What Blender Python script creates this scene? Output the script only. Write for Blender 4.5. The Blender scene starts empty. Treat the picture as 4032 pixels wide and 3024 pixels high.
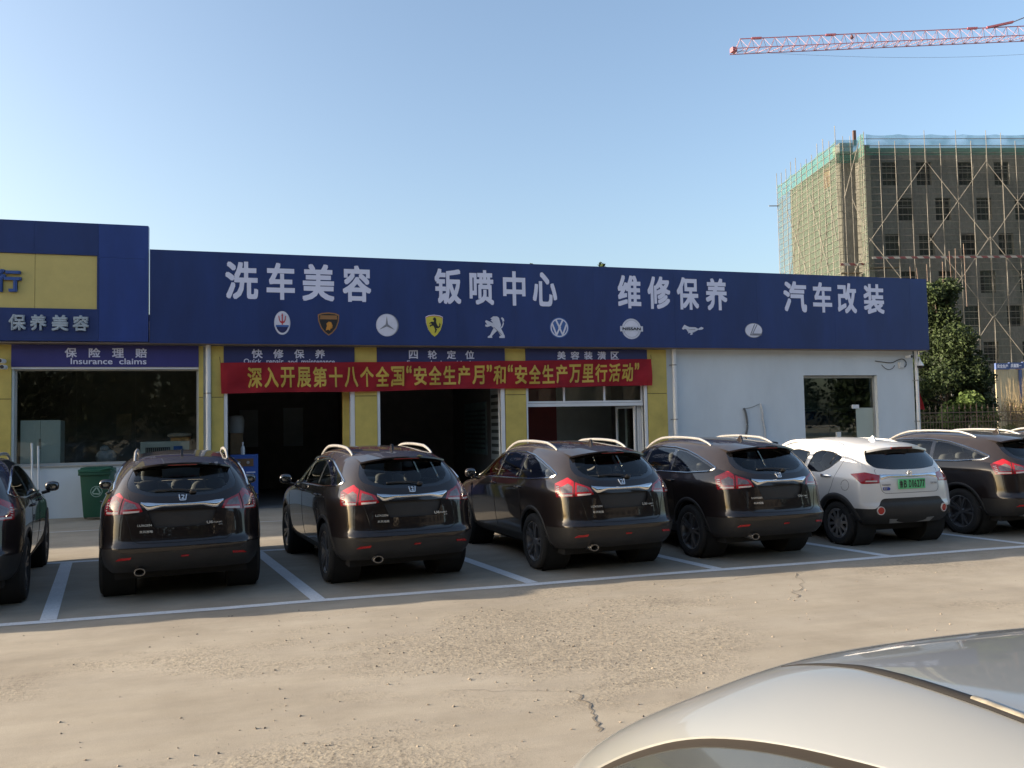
import bpy, bmesh, math, random
from mathutils import Vector, Matrix
from mathutils.bvhtree import BVHTree
from mathutils.geometry import intersect_point_line
rad = math.radians
SC = bpy.context.scene
COL = SC.collection
random.seed(7)

# ------------------------------------------------------------------ camera
CF, CX, CY, CH = 3270.0, 2016.0, 1512.0, 1.80      # focal length and centre in photo pixels, eye height
VZ = 65000.0
UZ = -(CF * CF + 52 * VZ) / 10984
ax = Vector((10984, 52, CF)).normalized()           # world X, Z, Y in (right, up, forward) camera terms
az = Vector((UZ, VZ, CF)).normalized()
ay = -az.cross(ax)
if ay.z < 0: ay = -ay
c_right = Vector((ax.x, ay.x, az.x)); c_up = Vector((ax.y, ay.y, az.y)); c_fwd = Vector((ax.z, ay.z, az.z))
cam_d = bpy.data.cameras.new('camera'); cam = bpy.data.objects.new('camera', cam_d); COL.objects.link(cam)
m = Matrix((c_right, c_up, -c_fwd)).transposed().to_4x4(); m.translation = Vector((0, 0, CH))
cam.matrix_world = m
cam_d.sensor_width = 36; cam_d.lens = 36 * CF / 4032
cam_d.clip_start = 0.05; cam_d.clip_end = 3000
SC.camera = cam

# ------------------------------------------------------------------ light
SUN_EL, SUN_A = 14.0, 11.0            # elevation; degrees behind the facade plane, coming from the left
to_sun = Vector((-math.cos(rad(SUN_A)) * math.cos(rad(SUN_EL)), math.sin(rad(SUN_A)) * math.cos(rad(SUN_EL)), math.sin(rad(SUN_EL))))
W = bpy.data.worlds.new('World'); SC.world = W; W.use_nodes = True
nt = W.node_tree; bg = nt.nodes['Background']
sky = nt.nodes.new('ShaderNodeTexSky'); sky.sky_type = 'NISHITA'; sky.sun_disc = False
sky.sun_elevation = rad(SUN_EL); sky.sun_rotation = rad(-(90 - SUN_A))
sky.altitude = 50; sky.air_density = 1.0; sky.dust_density = 3.6; sky.ozone_density = 1.5
nt.links.new(sky.outputs[0], bg.inputs[0]); bg.inputs[1].default_value = 0.108
sl = bpy.data.lights.new('sun', 'SUN'); sl.energy = 4.5; sl.angle = rad(0.5); sl.color = (1.0, 0.84, 0.645)
so = bpy.data.objects.new('sun', sl); COL.objects.link(so)
so.rotation_euler = to_sun.to_track_quat('Z', 'Y').to_euler()
SC.view_settings.view_transform = 'Standard'; SC.view_settings.look = 'None'
SC.view_settings.exposure = 1.68; SC.view_settings.gamma = 1.0; SC.view_settings.use_curve_mapping = False

# ------------------------------------------------------------------ materials
MT = {}
def nodes(mat):
    mat.use_nodes = True
    t = mat.node_tree
    return t, t.nodes, t.links, t.nodes['Principled BSDF']

def M(name, col, rough=0.6, metal=0.0, var=0.10, vs=3.0, bump=0.0, bs=60.0, coat=0.0, spec=0.5, stretch=(1, 1, 1), fine=0.0):
    """principled material whose colour wanders by +-var on noise of scale vs; optional fine noise and bump"""
    if name in MT: return MT[name]
    mat = bpy.data.materials.new(name); t, N, L, P = nodes(mat)
    P.inputs['Roughness'].default_value = rough; P.inputs['Metallic'].default_value = metal
    P.inputs['Coat Weight'].default_value = coat; P.inputs['Coat Roughness'].default_value = 0.04
    P.inputs['Specular IOR Level'].default_value = spec
    tc = N.new('ShaderNodeTexCoord'); mp = N.new('ShaderNodeMapping'); mp.inputs['Scale'].default_value = stretch
    L.new(tc.outputs['Object'], mp.inputs[0])
    nz = N.new('ShaderNodeTexNoise'); nz.inputs['Scale'].default_value = vs; nz.inputs['Detail'].default_value = 6
    nz.inputs['Roughness'].default_value = 0.62
    L.new(mp.outputs[0], nz.inputs['Vector'])
    rp = N.new('ShaderNodeValToRGB'); e = rp.color_ramp.elements
    e[0].position = 0.3; e[1].position = 0.7
    e[0].color = [max(0, c * (1 - var)) for c in col] + [1]; e[1].color = [min(1, c * (1 + var)) for c in col] + [1]
    L.new(nz.outputs['Fac'], rp.inputs[0])
    out = rp.outputs[0]
    if fine:
        n2 = N.new('ShaderNodeTexNoise'); n2.inputs['Scale'].default_value = bs; n2.inputs['Detail'].default_value = 3
        L.new(mp.outputs[0], n2.inputs['Vector'])
        mr = N.new('ShaderNodeMapRange'); mr.inputs[1].default_value = 0.3; mr.inputs[2].default_value = 0.7
        mr.inputs[3].default_value = 1 - fine; mr.inputs[4].default_value = 1 + fine
        L.new(n2.outputs['Fac'], mr.inputs[0])
        mx = N.new('ShaderNodeMix'); mx.data_type = 'RGBA'; mx.blend_type = 'MULTIPLY'; mx.inputs[0].default_value = 1
        L.new(out, mx.inputs[6]); L.new(mr.outputs[0], mx.inputs[7]); out = mx.outputs[2]
    L.new(out, P.inputs['Base Color'])
    if bump:
        nb = N.new('ShaderNodeTexNoise'); nb.inputs['Scale'].default_value = bs; nb.inputs['Detail'].default_value = 4
        L.new(mp.outputs[0], nb.inputs['Vector'])
        bp = N.new('ShaderNodeBump'); bp.inputs['Strength'].default_value = bump; bp.inputs['Distance'].default_value = 0.01
        L.new(nb.outputs['Fac'], bp.inputs['Height']); L.new(bp.outputs[0], P.inputs['Normal'])
    MT[name] = mat
    return mat

def glass(name, tint, refl=1.0, rough=0.0, ior=1.5):
    if name in MT: return MT[name]
    mat = bpy.data.materials.new(name); t, N, L, P = nodes(mat); N.remove(P)
    tr = N.new('ShaderNodeBsdfTransparent'); tr.inputs[0].default_value = (*tint, 1)
    gl = N.new('ShaderNodeBsdfGlossy'); gl.inputs['Roughness'].default_value = rough
    fr = N.new('ShaderNodeFresnel'); fr.inputs[0].default_value = ior
    ml = N.new('ShaderNodeMath'); ml.operation = 'MULTIPLY'; ml.inputs[1].default_value = refl; ml.use_clamp = True
    L.new(fr.outputs[0], ml.inputs[0])
    mx = N.new('ShaderNodeMixShader'); L.new(ml.outputs[0], mx.inputs[0]); L.new(tr.outputs[0], mx.inputs[1]); L.new(gl.outputs[0], mx.inputs[2])
    L.new(mx.outputs[0], N['Material Output'].inputs[0])
    MT[name] = mat
    return mat

def paint(name, col, dust=(0.30, 0.25, 0.20), dust_amt=0.55, metal=0.35, rough=0.38, spec=0.5):
    """car paint: clear-coated base with a film of dust lying on what faces up"""
    if name in MT: return MT[name]
    mat = bpy.data.materials.new(name); t, N, L, P = nodes(mat)
    geo = N.new('ShaderNodeNewGeometry'); sx = N.new('ShaderNodeSeparateXYZ'); L.new(geo.outputs['Normal'], sx.inputs[0])
    mr = N.new('ShaderNodeMapRange'); mr.inputs[1].default_value = 0.45; mr.inputs[2].default_value = 1.0
    mr.inputs[3].default_value = 0.012; mr.inputs[4].default_value = dust_amt
    L.new(sx.outputs['Z'], mr.inputs[0])
    tc = N.new('ShaderNodeTexCoord'); nz = N.new('ShaderNodeTexNoise'); nz.inputs['Scale'].default_value = 4; nz.inputs['Detail'].default_value = 8
    L.new(tc.outputs['Object'], nz.inputs['Vector'])
    n2 = N.new('ShaderNodeMapRange'); n2.inputs[1].default_value = 0.3; n2.inputs[2].default_value = 0.7; n2.inputs[3].default_value = 0.65; n2.inputs[4].default_value = 1.15
    L.new(nz.outputs['Fac'], n2.inputs[0])
    mu = N.new('ShaderNodeMath'); mu.operation = 'MULTIPLY'; mu.use_clamp = True
    L.new(mr.outputs[0], mu.inputs[0]); L.new(n2.outputs[0], mu.inputs[1])
    mx = N.new('ShaderNodeMix'); mx.data_type = 'RGBA'; mx.inputs[6].default_value = (*col, 1); mx.inputs[7].default_value = (*dust, 1)
    L.new(mu.outputs[0], mx.inputs[0]); L.new(mx.outputs[2], P.inputs['Base Color'])
    def lerp(a, b, sock):
        q = N.new('ShaderNodeMapRange'); q.inputs[3].default_value = a; q.inputs[4].default_value = b
        L.new(mu.outputs[0], q.inputs[0]); L.new(q.outputs[0], P.inputs[sock])
    lerp(metal, 0.0, 'Metallic'); lerp(rough, 0.8, 'Roughness'); lerp(1.0, 0.0, 'Coat Weight')
    P.inputs['Coat Roughness'].default_value = 0.03; P.inputs['Specular IOR Level'].default_value = spec
    MT[name] = mat
    return mat

def foliage(name, c0, c1, trans=0.25):
    if name in MT: return MT[name]
    mat = bpy.data.materials.new(name); t, N, L, P = nodes(mat)
    geo = N.new('ShaderNodeNewGeometry'); rp = N.new('ShaderNodeValToRGB')
    rp.color_ramp.elements[0].color = (*c0, 1); rp.color_ramp.elements[1].color = (*c1, 1)
    L.new(geo.outputs['Random Per Island'], rp.inputs[0]); L.new(rp.outputs[0], P.inputs['Base Color'])
    P.inputs['Roughness'].default_value = 0.65; P.inputs['Specular IOR Level'].default_value = 0.25
    tl = N.new('ShaderNodeBsdfTranslucent'); L.new(rp.outputs[0], tl.inputs[0])
    mx = N.new('ShaderNodeMixShader'); mx.inputs[0].default_value = trans
    L.new(P.outputs[0], mx.inputs[1]); L.new(tl.outputs[0], mx.inputs[2]); L.new(mx.outputs[0], N['Material Output'].inputs[0])
    MT[name] = mat
    return mat

# ------------------------------------------------------------------ objects, parts, labels
BASE = {}
def tag(o, label=None, cat=None, group=None, kind=None):
    if label: o['label'] = label
    if cat: o['category'] = cat
    if group: o['group'] = group
    if kind: o['kind'] = kind
    return o

def thing(name, label, cat, loc=(0, 0, 0), group=None, rz=0.0):
    o = bpy.data.objects.new(name, None); COL.objects.link(o); o.empty_display_size = 0.3
    o.location = loc; o.rotation_euler = (0, 0, rz); BASE[o] = Vector(loc) if rz == 0 else Vector((0, 0, 0))
    return tag(o, label, cat, group)

def link_mesh(name, me, mats, parent=None, base=None):
    for q in (mats if isinstance(mats, (list, tuple)) else [mats]): me.materials.append(q)
    o = bpy.data.objects.new(name, me); COL.objects.link(o)
    if parent is not None:
        o.parent = parent; BASE[o] = BASE[parent]
    else:
        BASE[o] = Vector(base or (0, 0, 0)); o.location = BASE[o]
    return o

class MB:
    """collects simple solids and links them as ONE mesh object"""
    def __init__(s): s.v = []; s.f = []; s.mi = []; s.cur = 0
    def add(s, vs, fs):
        n = len(s.v); s.v += [Vector(p) for p in vs]
        s.f += [[n + i for i in q] for q in fs]; s.mi += [s.cur] * len(fs)
    def box(s, x0, x1, y0, y1, z0, z1):
        s.add([(x0, y0, z0), (x1, y0, z0), (x1, y1, z0), (x0, y1, z0), (x0, y0, z1), (x1, y0, z1), (x1, y1, z1), (x0, y1, z1)],
              [(3, 2, 1, 0), (4, 5, 6, 7), (0, 1, 5, 4), (1, 2, 6, 5), (2, 3, 7, 6), (3, 0, 4, 7)])
    def bar(s, a, b, w, h=None, up=(0, 0, 1)):
        a = Vector(a); b = Vector(b); d = (b - a).normalized(); h = h or w
        u = d.cross(Vector(up)); u = u.normalized() if u.length > 1e-5 else Vector((1, 0, 0))
        v = u.cross(d); u = u * w / 2; v = v * h / 2
        s.add([a - u - v, a + u - v, a + u + v, a - u + v, b - u - v, b + u - v, b + u + v, b - u + v],
              [(0, 1, 2, 3), (7, 6, 5, 4), (1, 0, 4, 5), (2, 1, 5, 6), (3, 2, 6, 7), (0, 3, 7, 4)])
    def tube(s, pts, r, n=8, closed=False, flat=1.0, up=(0, 0, 1), taper=None):
        pts = [Vector(p) for p in pts]; m_ = len(pts); rings = []
        for i, p in enumerate(pts):
            a = pts[(i - 1) % m_] if (closed or i) else p; b = pts[(i + 1) % m_] if (closed or i < m_ - 1) else p
            d = (b - a).normalized(); u = d.cross(Vector(up))
            u = u.normalized() if u.length > 1e-4 else Vector((1, 0, 0)); v = u.cross(d).normalized()
            rr = r * (taper[i] if taper else 1)
            rings.append([p + (u * math.cos(t) + v * math.sin(t) * flat) * rr for t in [2 * math.pi * k / n for k in range(n)]])
        n0 = len(s.v); s.v += [q for g in rings for q in g]
        for i in range(m_ if closed else m_ - 1):
            j = (i + 1) % m_
            for k in range(n):
                s.f.append([n0 + i * n + k, n0 + i * n + (k + 1) % n, n0 + j * n + (k + 1) % n, n0 + j * n + k]); s.mi.append(s.cur)
        if not closed:
            s.f.append([n0 + k for k in range(n)][::-1]); s.f.append([n0 + (m_ - 1) * n + k for k in range(n)]); s.mi += [s.cur] * 2
    def lathe(s, prof, mat=None, n=32, cap0=False, cap1=False):
        """prof: (radius, height) along local Z, then mat"""
        mat = mat or Matrix(); n0 = len(s.v)
        for r, h in prof:
            s.v += [mat @ Vector((r * math.cos(2 * math.pi * k / n), r * math.sin(2 * math.pi * k / n), h)) for k in range(n)]
        for i in range(len(prof) - 1):
            for k in range(n):
                s.f.append([n0 + i * n + k, n0 + i * n + (k + 1) % n, n0 + (i + 1) * n + (k + 1) % n, n0 + (i + 1) * n + k]); s.mi.append(s.cur)
        if cap0: s.f.append([n0 + k for k in range(n)][::-1]); s.mi.append(s.cur)
        if cap1: s.f.append([n0 + (len(prof) - 1) * n + k for k in range(n)]); s.mi.append(s.cur)
    def prism(s, poly, fn0, fn1):
        """extruded polygon: fn0/fn1 map a 2D point to its front/back 3D point"""
        n = len(poly)
        s.add([fn0(*p) for p in poly] + [fn1(*p) for p in poly],
              [tuple(range(n))[::-1], tuple(range(n, 2 * n))] + [(i, (i + 1) % n, n + (i + 1) % n, n + i) for i in range(n)])
    def ball(s, c, r, n=12, p=2.0):
        """superellipsoid of radii r"""
        c = Vector(c); vs = []; fs = []
        f = lambda t: math.copysign(abs(t) ** (2.0 / p), t)
        for i in range(n + 1):
            th = -math.pi / 2 + math.pi * i / n
            for k in range(2 * n):
                ph = math.pi * k / n
                vs.append(c + Vector((r[0] * f(math.cos(th)) * f(math.cos(ph)), r[1] * f(math.cos(th)) * f(math.sin(ph)), r[2] * f(math.sin(th)))))
        for i in range(n):
            for k in range(2 * n):
                fs.append((i * 2 * n + k, i * 2 * n + (k + 1) % (2 * n), (i + 1) * 2 * n + (k + 1) % (2 * n), (i + 1) * 2 * n + k))
        s.add(vs, fs)
    def build(s, name, mats, parent=None, smooth=False, base=None, bevel=0.0, fix=True):
        b0 = BASE[parent] if parent is not None else Vector(base or (0, 0, 0))
        me = bpy.data.meshes.new(name); me.from_pydata([p - b0 for p in s.v], [], s.f)
        for p, i in zip(me.polygons, s.mi): p.material_index = i
        if fix or bevel:
            bm = bmesh.new(); bm.from_mesh(me)
            bmesh.ops.recalc_face_normals(bm, faces=bm.faces)
            if bevel:
                es = [e for e in bm.edges if len(e.link_faces) == 2 and e.calc_face_angle(0) > 0.6]
                bmesh.ops.bevel(bm, geom=es, offset=bevel, segments=2, affect='EDGES', profile=0.6)
            bm.to_mesh(me); bm.free()
        if smooth:
            for p in me.polygons: p.use_smooth = True
            me.set_sharp_from_angle(angle=rad(42))
        return link_mesh(name, me, mats, parent, base)

def interp(xs, ys, x):
    if x <= xs[0]: return ys[0]
    for i in range(len(xs) - 1):
        if x <= xs[i + 1]:
            t = (x - xs[i]) / (xs[i + 1] - xs[i]); return ys[i] + (ys[i + 1] - ys[i]) * t
    return ys[-1]

# text: outlines of the built-in font, as polygons with a little depth
_TX = {}
def glyphs(txt, bold=0.0, depth=0.0, res=3):
    key = (txt, bold, depth)
    if key not in _TX:
        cu = bpy.data.curves.new('lettering', 'FONT'); cu.body = txt; cu.size = 1; cu.offset = bold; cu.extrude = depth / 2; cu.resolution_u = res
        ob = bpy.data.objects.new('lettering', cu); COL.objects.link(ob)
        dg = bpy.context.evaluated_depsgraph_get(); me = bpy.data.meshes.new_from_object(ob.evaluated_get(dg))
        vs = [v.co.copy() for v in me.vertices]; fs = [list(p.vertices) for p in me.polygons]
        bpy.data.objects.remove(ob); bpy.data.curves.remove(cu); bpy.data.meshes.remove(me)
        _TX[key] = (vs, fs)
    return _TX[key]

def put_text(mb, txt, x0, x1, z0, z1, y, bold=0.02, depth=0.006, fn=None, slant=0.0):
    """fit the outlines of txt into the box x0..x1, z0..z1 on the plane y (facing -Y), or through fn(x, z, d)"""
    vs, fs = glyphs(txt, 0.0, 0.1)
    a = min(v.x for v in vs) - bold; b = max(v.x for v in vs) + bold; c = min(v.y for v in vs) - bold; d = max(v.y for v in vs) + bold
    # heavier strokes: the outline repeated a little to each side, every copy a hair deeper than the last
    for k in range(9 if bold else 1):
        ox, oy = [(bold * i, bold * j) for i in (-1, 1, 0) for j in (-1, 1, 0)][k] if bold else (0, 0)
        out = []
        for v in vs:
            u = x0 + (v.x + ox - a) / (b - a) * (x1 - x0); w = z0 + (v.y + oy - c) / (d - c) * (z1 - z0)
            u += slant * (w - z0)
            dd = (0.05 + v.z) / 0.1 * depth * (1 - 0.06 * k)
            out.append(fn(u, w, dd) if fn else Vector((u, y - dd, w)))
        mb.add(out, fs)
# ------------------------------------------------------------------ ground
def ground_mat():
    mat = bpy.data.materials.new('worn concrete'); t, N, L, P = nodes(mat)
    tc = N.new('ShaderNodeTexCoord')
    def noise(scale, detail=5, rough=0.6, st=(1, 1, 1), loc=(0, 0, 0)):
        mp = N.new('ShaderNodeMapping'); mp.inputs['Scale'].default_value = st; mp.inputs['Location'].default_value = loc
        L.new(tc.outputs['Object'], mp.inputs[0])
        n = N.new('ShaderNodeTexNoise'); n.inputs['Scale'].default_value = scale; n.inputs['Detail'].default_value = detail
        n.inputs['Roughness'].default_value = rough; L.new(mp.outputs[0], n.inputs['Vector']); return n.outputs['Fac']
    def ramp(src, p0, p1, c0, c1):
        r = N.new('ShaderNodeValToRGB'); e = r.color_ramp.elements; e[0].position = p0; e[1].position = p1
        e[0].color = (*c0, 1) if len(c0) == 3 else c0; e[1].color = (*c1, 1); L.new(src, r.inputs[0]); return r.outputs[0]
    def mix(f, a, b, mode='MIX'):
        x = N.new('ShaderNodeMix'); x.data_type = 'RGBA'; x.blend_type = mode
        if isinstance(f, float): x.inputs[0].default_value = f
        else: L.new(f, x.inputs[0])
        L.new(a, x.inputs[6]); L.new(b, x.inputs[7]); return x.outputs[2]
    def math_(op, a, b):
        x = N.new('ShaderNodeMath'); x.operation = op; x.use_clamp = True
        for i, q in ((0, a), (1, b)):
            if isinstance(q, float): x.inputs[i].default_value = q
            else: L.new(q, x.inputs[i])
        return x.outputs[0]
    base = ramp(noise(0.8, 9, 0.7, (0.9, 1.2, 1)), 0.32, 0.68, (0.248, 0.217, 0.172), (0.352, 0.316, 0.258))
    streak = ramp(noise(1.6, 6, 0.7, (0.22, 2.2, 1), (3, 1, 0)), 0.35, 0.7, (0.93, 0.93, 0.94), (1.06, 1.055, 1.04))
    base = mix(1.0, base, streak, 'MULTIPLY')
    # exposed aggregate in worn patches
    vo = N.new('ShaderNodeTexVoronoi'); vo.inputs['Scale'].default_value = 34; vo.feature = 'F1'; L.new(tc.outputs['Object'], vo.inputs['Vector'])
    agg = ramp(vo.outputs['Color'], 0.1, 0.95, (0.085, 0.072, 0.055), (0.47, 0.405, 0.295))
    fine = noise(70, 3, 0.6)
    agg = mix(0.45, agg, ramp(fine, 0.35, 0.7, (0.14, 0.12, 0.10), (0.42, 0.37, 0.29)))
    patch = noise(0.42, 8, 0.72, (0.75, 1.3, 1), (11.3, 4.2, 0))
    acc = patch
    for (bx0, by0), rr, am in (((2.3, 6.7), 1.9, .16), ((0.3, 4.7), 1.5, .15), ((-1.4, 4.4), 1.2, .14), ((1.0, 3.1), 1.4, .12), ((3.9, 7.7), 1.6, .10)):
        dn = N.new('ShaderNodeVectorMath'); dn.operation = 'DISTANCE'; L.new(tc.outputs['Object'], dn.inputs[0]); dn.inputs[1].default_value = (bx0, by0, 0)
        m2 = N.new('ShaderNodeMapRange'); m2.inputs[1].default_value = 0.2; m2.inputs[2].default_value = rr; m2.inputs[3].default_value = am; m2.inputs[4].default_value = 0; L.new(dn.outputs['Value'], m2.inputs[0])
        acc = math_('ADD', acc, m2.outputs[0])
    mask = ramp(acc, 0.525, 0.64, (0, 0, 0), (1, 1, 1))
    near = N.new('ShaderNodeSeparateXYZ'); L.new(tc.outputs['Object'], near.inputs[0])
    nr = N.new('ShaderNodeMapRange'); nr.inputs[1].default_value = 8.6; nr.inputs[2].default_value = 9.4; nr.inputs[3].default_value = 1.0; nr.inputs[4].default_value = 0.12
    L.new(near.outputs['Y'], nr.inputs[0])
    spk = ramp(noise(30, 4, 0.7), 0.40, 0.60, (0.2, 0.2, 0.2), (1, 1, 1))
    mask = math_('MULTIPLY', mask, nr.outputs[0]); mask = math_('MULTIPLY', mask, spk)
    pits = ramp(noise(36, 4, 0.65, (0.8, 1.3, 1), (5, 9, 0)), 0.56, 0.66, (1.0, 1.0, 1.0), (0.42, 0.39, 0.37))
    agg = mix(1.0, agg, pits, 'MULTIPLY')
    col = mix(mask, base, agg)
    grain = ramp(noise(160, 2, 0.5), 0.3, 0.7, (0.86, 0.86, 0.86), (1.13, 1.13, 1.13))
    col = mix(1.0, col, grain, 'MULTIPLY')
    stain = ramp(noise(0.9, 4, 0.55, (1, 1, 1), (40, 7, 0)), 0.60, 0.78, (1, 1, 1), (0.80, 0.79, 0.79))
    col = mix(1.0, col, stain, 'MULTIPLY')
    L.new(col, P.inputs['Base Color']); P.inputs['Roughness'].default_value = 0.9; P.inputs['Specular IOR Level'].default_value = 0.25
    hv = N.new('ShaderNodeTexVoronoi'); hv.inputs['Scale'].default_value = 42; hv.inputs['Randomness'].default_value = 1; L.new(tc.outputs['Object'], hv.inputs['Vector'])
    h = math_('MULTIPLY', hv.outputs['Distance'], mask)
    h2 = math_('MULTIPLY', noise(45, 5, 0.7), 0.35)
    hh = N.new('ShaderNodeMath'); hh.operation = 'ADD'; L.new(h, hh.inputs[0]); L.new(h2, hh.inputs[1])
    b = N.new('ShaderNodeBump'); b.inputs['Strength'].default_value = 0.26; b.inputs['Distance'].default_value = 0.012
    L.new(hh.outputs[0], b.inputs['Height']); L.new(b.outputs[0], P.inputs['Normal'])
    return mat
mb = MB(); mb.add([(-400, -200, 0), (400, -200, 0), (400, 700, 0), (-400, 700, 0)], [(0, 1, 2, 3)])
tag(mb.build('ground', ground_mat(), fix=False), kind='structure')

def line_mat():
    mat = M('road paint', (0.60, 0.61, 0.62), 0.7, var=0.08, vs=2.5, fine=0.12, bs=40)
    return mat
def worn_line(poly):
    mb = MB(); mb.add([(x, y, 0.004) for x, y in poly], [tuple(range(len(poly)))])
    return tag(mb.build('parking_line', line_mat(), fix=False), kind='structure')
# the long front line wanders a little, the bay dividers run back from it to the rear line
xs = [-14 + 0.8 * i for i in range(48)]
for i in range(len(xs) - 1):
    pass
wob = lambda x: 0.015 * math.sin(1.7 * x) + 0.01 * math.sin(4.1 * x + 1)
mb = MB(); pv = [(x, 9.00 + wob(x), 0.004) for x in xs] + [(x, 9.135 + 0.7 * wob(x), 0.004) for x in reversed(xs)]
n_ = len(xs)
mb.add(pv, [(i, i + 1, 2 * n_ - 2 - i, 2 * n_ - 1 - i) for i in range(n_ - 1)])
tag(mb.build('parking_line', line_mat(), fix=False), kind='structure')
for x in (-9.15, -6.75, -4.40, -2.03, 0.53, 2.92, 5.30, 7.80, 10.25, 12.7, 15.2):
    worn_line([(x - 0.075, 9.142), (x + 0.075, 9.142), (x + 0.075 - 0.165 * 3.9, 13.045), (x - 0.075 - 0.165 * 3.9, 13.045)])
mb = MB(); mb.add([(-14, 13.05, 0.004), (24, 13.05, 0.004), (24, 13.19, 0.004), (-14, 13.19, 0.004)], [(0, 1, 2, 3)])
tag(mb.build('parking_line', line_mat(), fix=False), kind='structure')
mb = MB(); mb.add([(-14, 17.2, 0.004), (14, 17.2, 0.004), (14, 17.3, 0.004), (-14, 17.3, 0.004)], [(0, 1, 2, 3)])
tag(mb.build('parking_line', M('faded road paint', (0.40, 0.395, 0.38), 0.8, var=0.25, vs=1.2), fix=False), kind='structure')

def crack(pts, w):
    mb = MB(); L_ = []; R_ = []
    for i, p in enumerate(pts):
        d = Vector(pts[min(i + 1, len(pts) - 1)]) - Vector(pts[max(i - 1, 0)]); d.normalize()
        ww = w * random.uniform(0.3, 1.0) * (0.3 if i in (0, len(pts) - 1) else 1)
        L_.append((p[0] - d.y * ww, p[1] + d.x * ww, 0.004)); R_.append((p[0] + d.y * ww, p[1] - d.x * ww, 0.004))
    n = len(pts); mb.add(L_ + R_, [(i, i + 1, n + i + 1, n + i) for i in range(n - 1)])
    tag(mb.build('ground_crack', M('crack dirt', (0.15, 0.13, 0.105), 0.95, var=0.2), fix=False), kind='structure')
def walk(a, b, n, j):
    a = Vector(a); b = Vector(b); d = (b - a); nrm = Vector((-d.y, d.x)).normalized(); o = 0; r = []
    for i in range(n + 1):
        o = o * 0.6 + random.uniform(-j, j); r.append(tuple(a + d * (i / n) + nrm * (o if 0 < i < n else 0)))
    return r
CR = []
for a, b, n, j, w in (((1.86, 4.62), (1.98, 5.32), 16, 0.035, 0.011), ((1.98, 5.32), (1.20, 5.70), 14, 0.05, 0.003), ((1.98, 5.32), (2.75, 5.42), 14, 0.05, 0.0025),
                      ((5.15, 7.35), (6.1, 8.62), 22, 0.05, 0.008), ((4.3, 8.35), (5.5, 8.55), 18, 0.03, 0.004), ((-0.6, 3.25), (0.5, 3.4), 24, 0.035, 0.003)):
    crack(walk(a, b, n, j), w)

# loose stones and grit lying on the worn patches: nobody could count them
mb = MB(); rs = random.Random(3)
for cx_, cy_, sx_, sy_, n in ((2.2, 6.6, 0.9, 0.7, 520), (0.4, 4.6, 1.1, 0.7, 330), (-1.3, 4.3, 0.8, 0.5, 190), (1.0, 3.2, 0.9, 0.35, 200), (3.6, 7.6, 1.2, 0.5, 240), (1.0, 7.9, 1.6, 0.6, 160), (5, 6.5, 2, 1.2, 200), (0, 6, 4, 2, 190)):
    for i in range(n):
        x = rs.gauss(cx_, sx_); y = rs.gauss(cy_, sy_)
        if y > 8.7 or y < 1.5: continue
        r = 0.003 + 0.008 * rs.random() ** 4; q = [rs.uniform(0.7, 1.3) for _ in range(5)]; t0 = rs.random() * 6
        vs = [(x + r * q[k] * 1.2 * math.cos(t0 + k * 1.2566), y + r * q[k] * 1.2 * math.sin(t0 + k * 1.2566), 0.0) for k in range(5)]
        vs += [(x + r * 0.5 * math.cos(t0), y + r * 0.5 * math.sin(t0), r * q[0] * 0.9), (x - r * 0.4 * math.cos(t0), y - r * 0.4 * math.sin(t0), r * q[1] * 0.9)]
        mb.add(vs, [(0, 1, 5), (1, 2, 5), (2, 6, 5), (2, 3, 6), (3, 4, 6), (4, 0, 5), (4, 5, 6)])
o = mb.build('loose_grit', foliage('grit', (0.10, 0.085, 0.07), (0.27, 0.23, 0.18), 0.0)); tag(o, kind='stuff')

# ------------------------------------------------------------------ the garage building
YW, YF = 20.05, 19.70
m_white = M('white wall paint', (0.60, 0.65, 0.69), 0.75, var=0.07, vs=0.9, bump=0.15, bs=30, stretch=(1, 1, 0.5))
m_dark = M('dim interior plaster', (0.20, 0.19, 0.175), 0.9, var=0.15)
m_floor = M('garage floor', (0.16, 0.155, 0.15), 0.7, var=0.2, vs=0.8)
m_yel = M('yellow cladding', (0.50, 0.395, 0.10), 0.55, var=0.16, vs=2.2, bump=0.1, bs=12)
m_frame = M('white aluminium', (0.66, 0.68, 0.71), 0.4, var=0.04)
m_steel = M('grey steel', (0.30, 0.31, 0.32), 0.45, 0.6, var=0.08)
m_blue = M('blue sign vinyl', (0.012, 0.032, 0.138), 0.42, var=0.20, vs=1.6, bump=0.10, bs=2.2, stretch=(1, 1, 0.25))
m_blue2 = M('blue aluminium panel', (0.018, 0.046, 0.21), 0.40, var=0.18, vs=1.4, bump=0.08, bs=2.5, stretch=(1, 1, 0.3))
m_letter = M('pale vinyl lettering', (0.66, 0.68, 0.84), 0.5, var=0.04)
m_soffit = M('soffit board', (0.30, 0.235, 0.19), 0.8, var=0.2)
m_black = M('black plastic', (0.013, 0.013, 0.014), 0.5, var=0.1)
m_pane = glass('shop glass', (0.86, 0.90, 0.88), 0.8)

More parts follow.
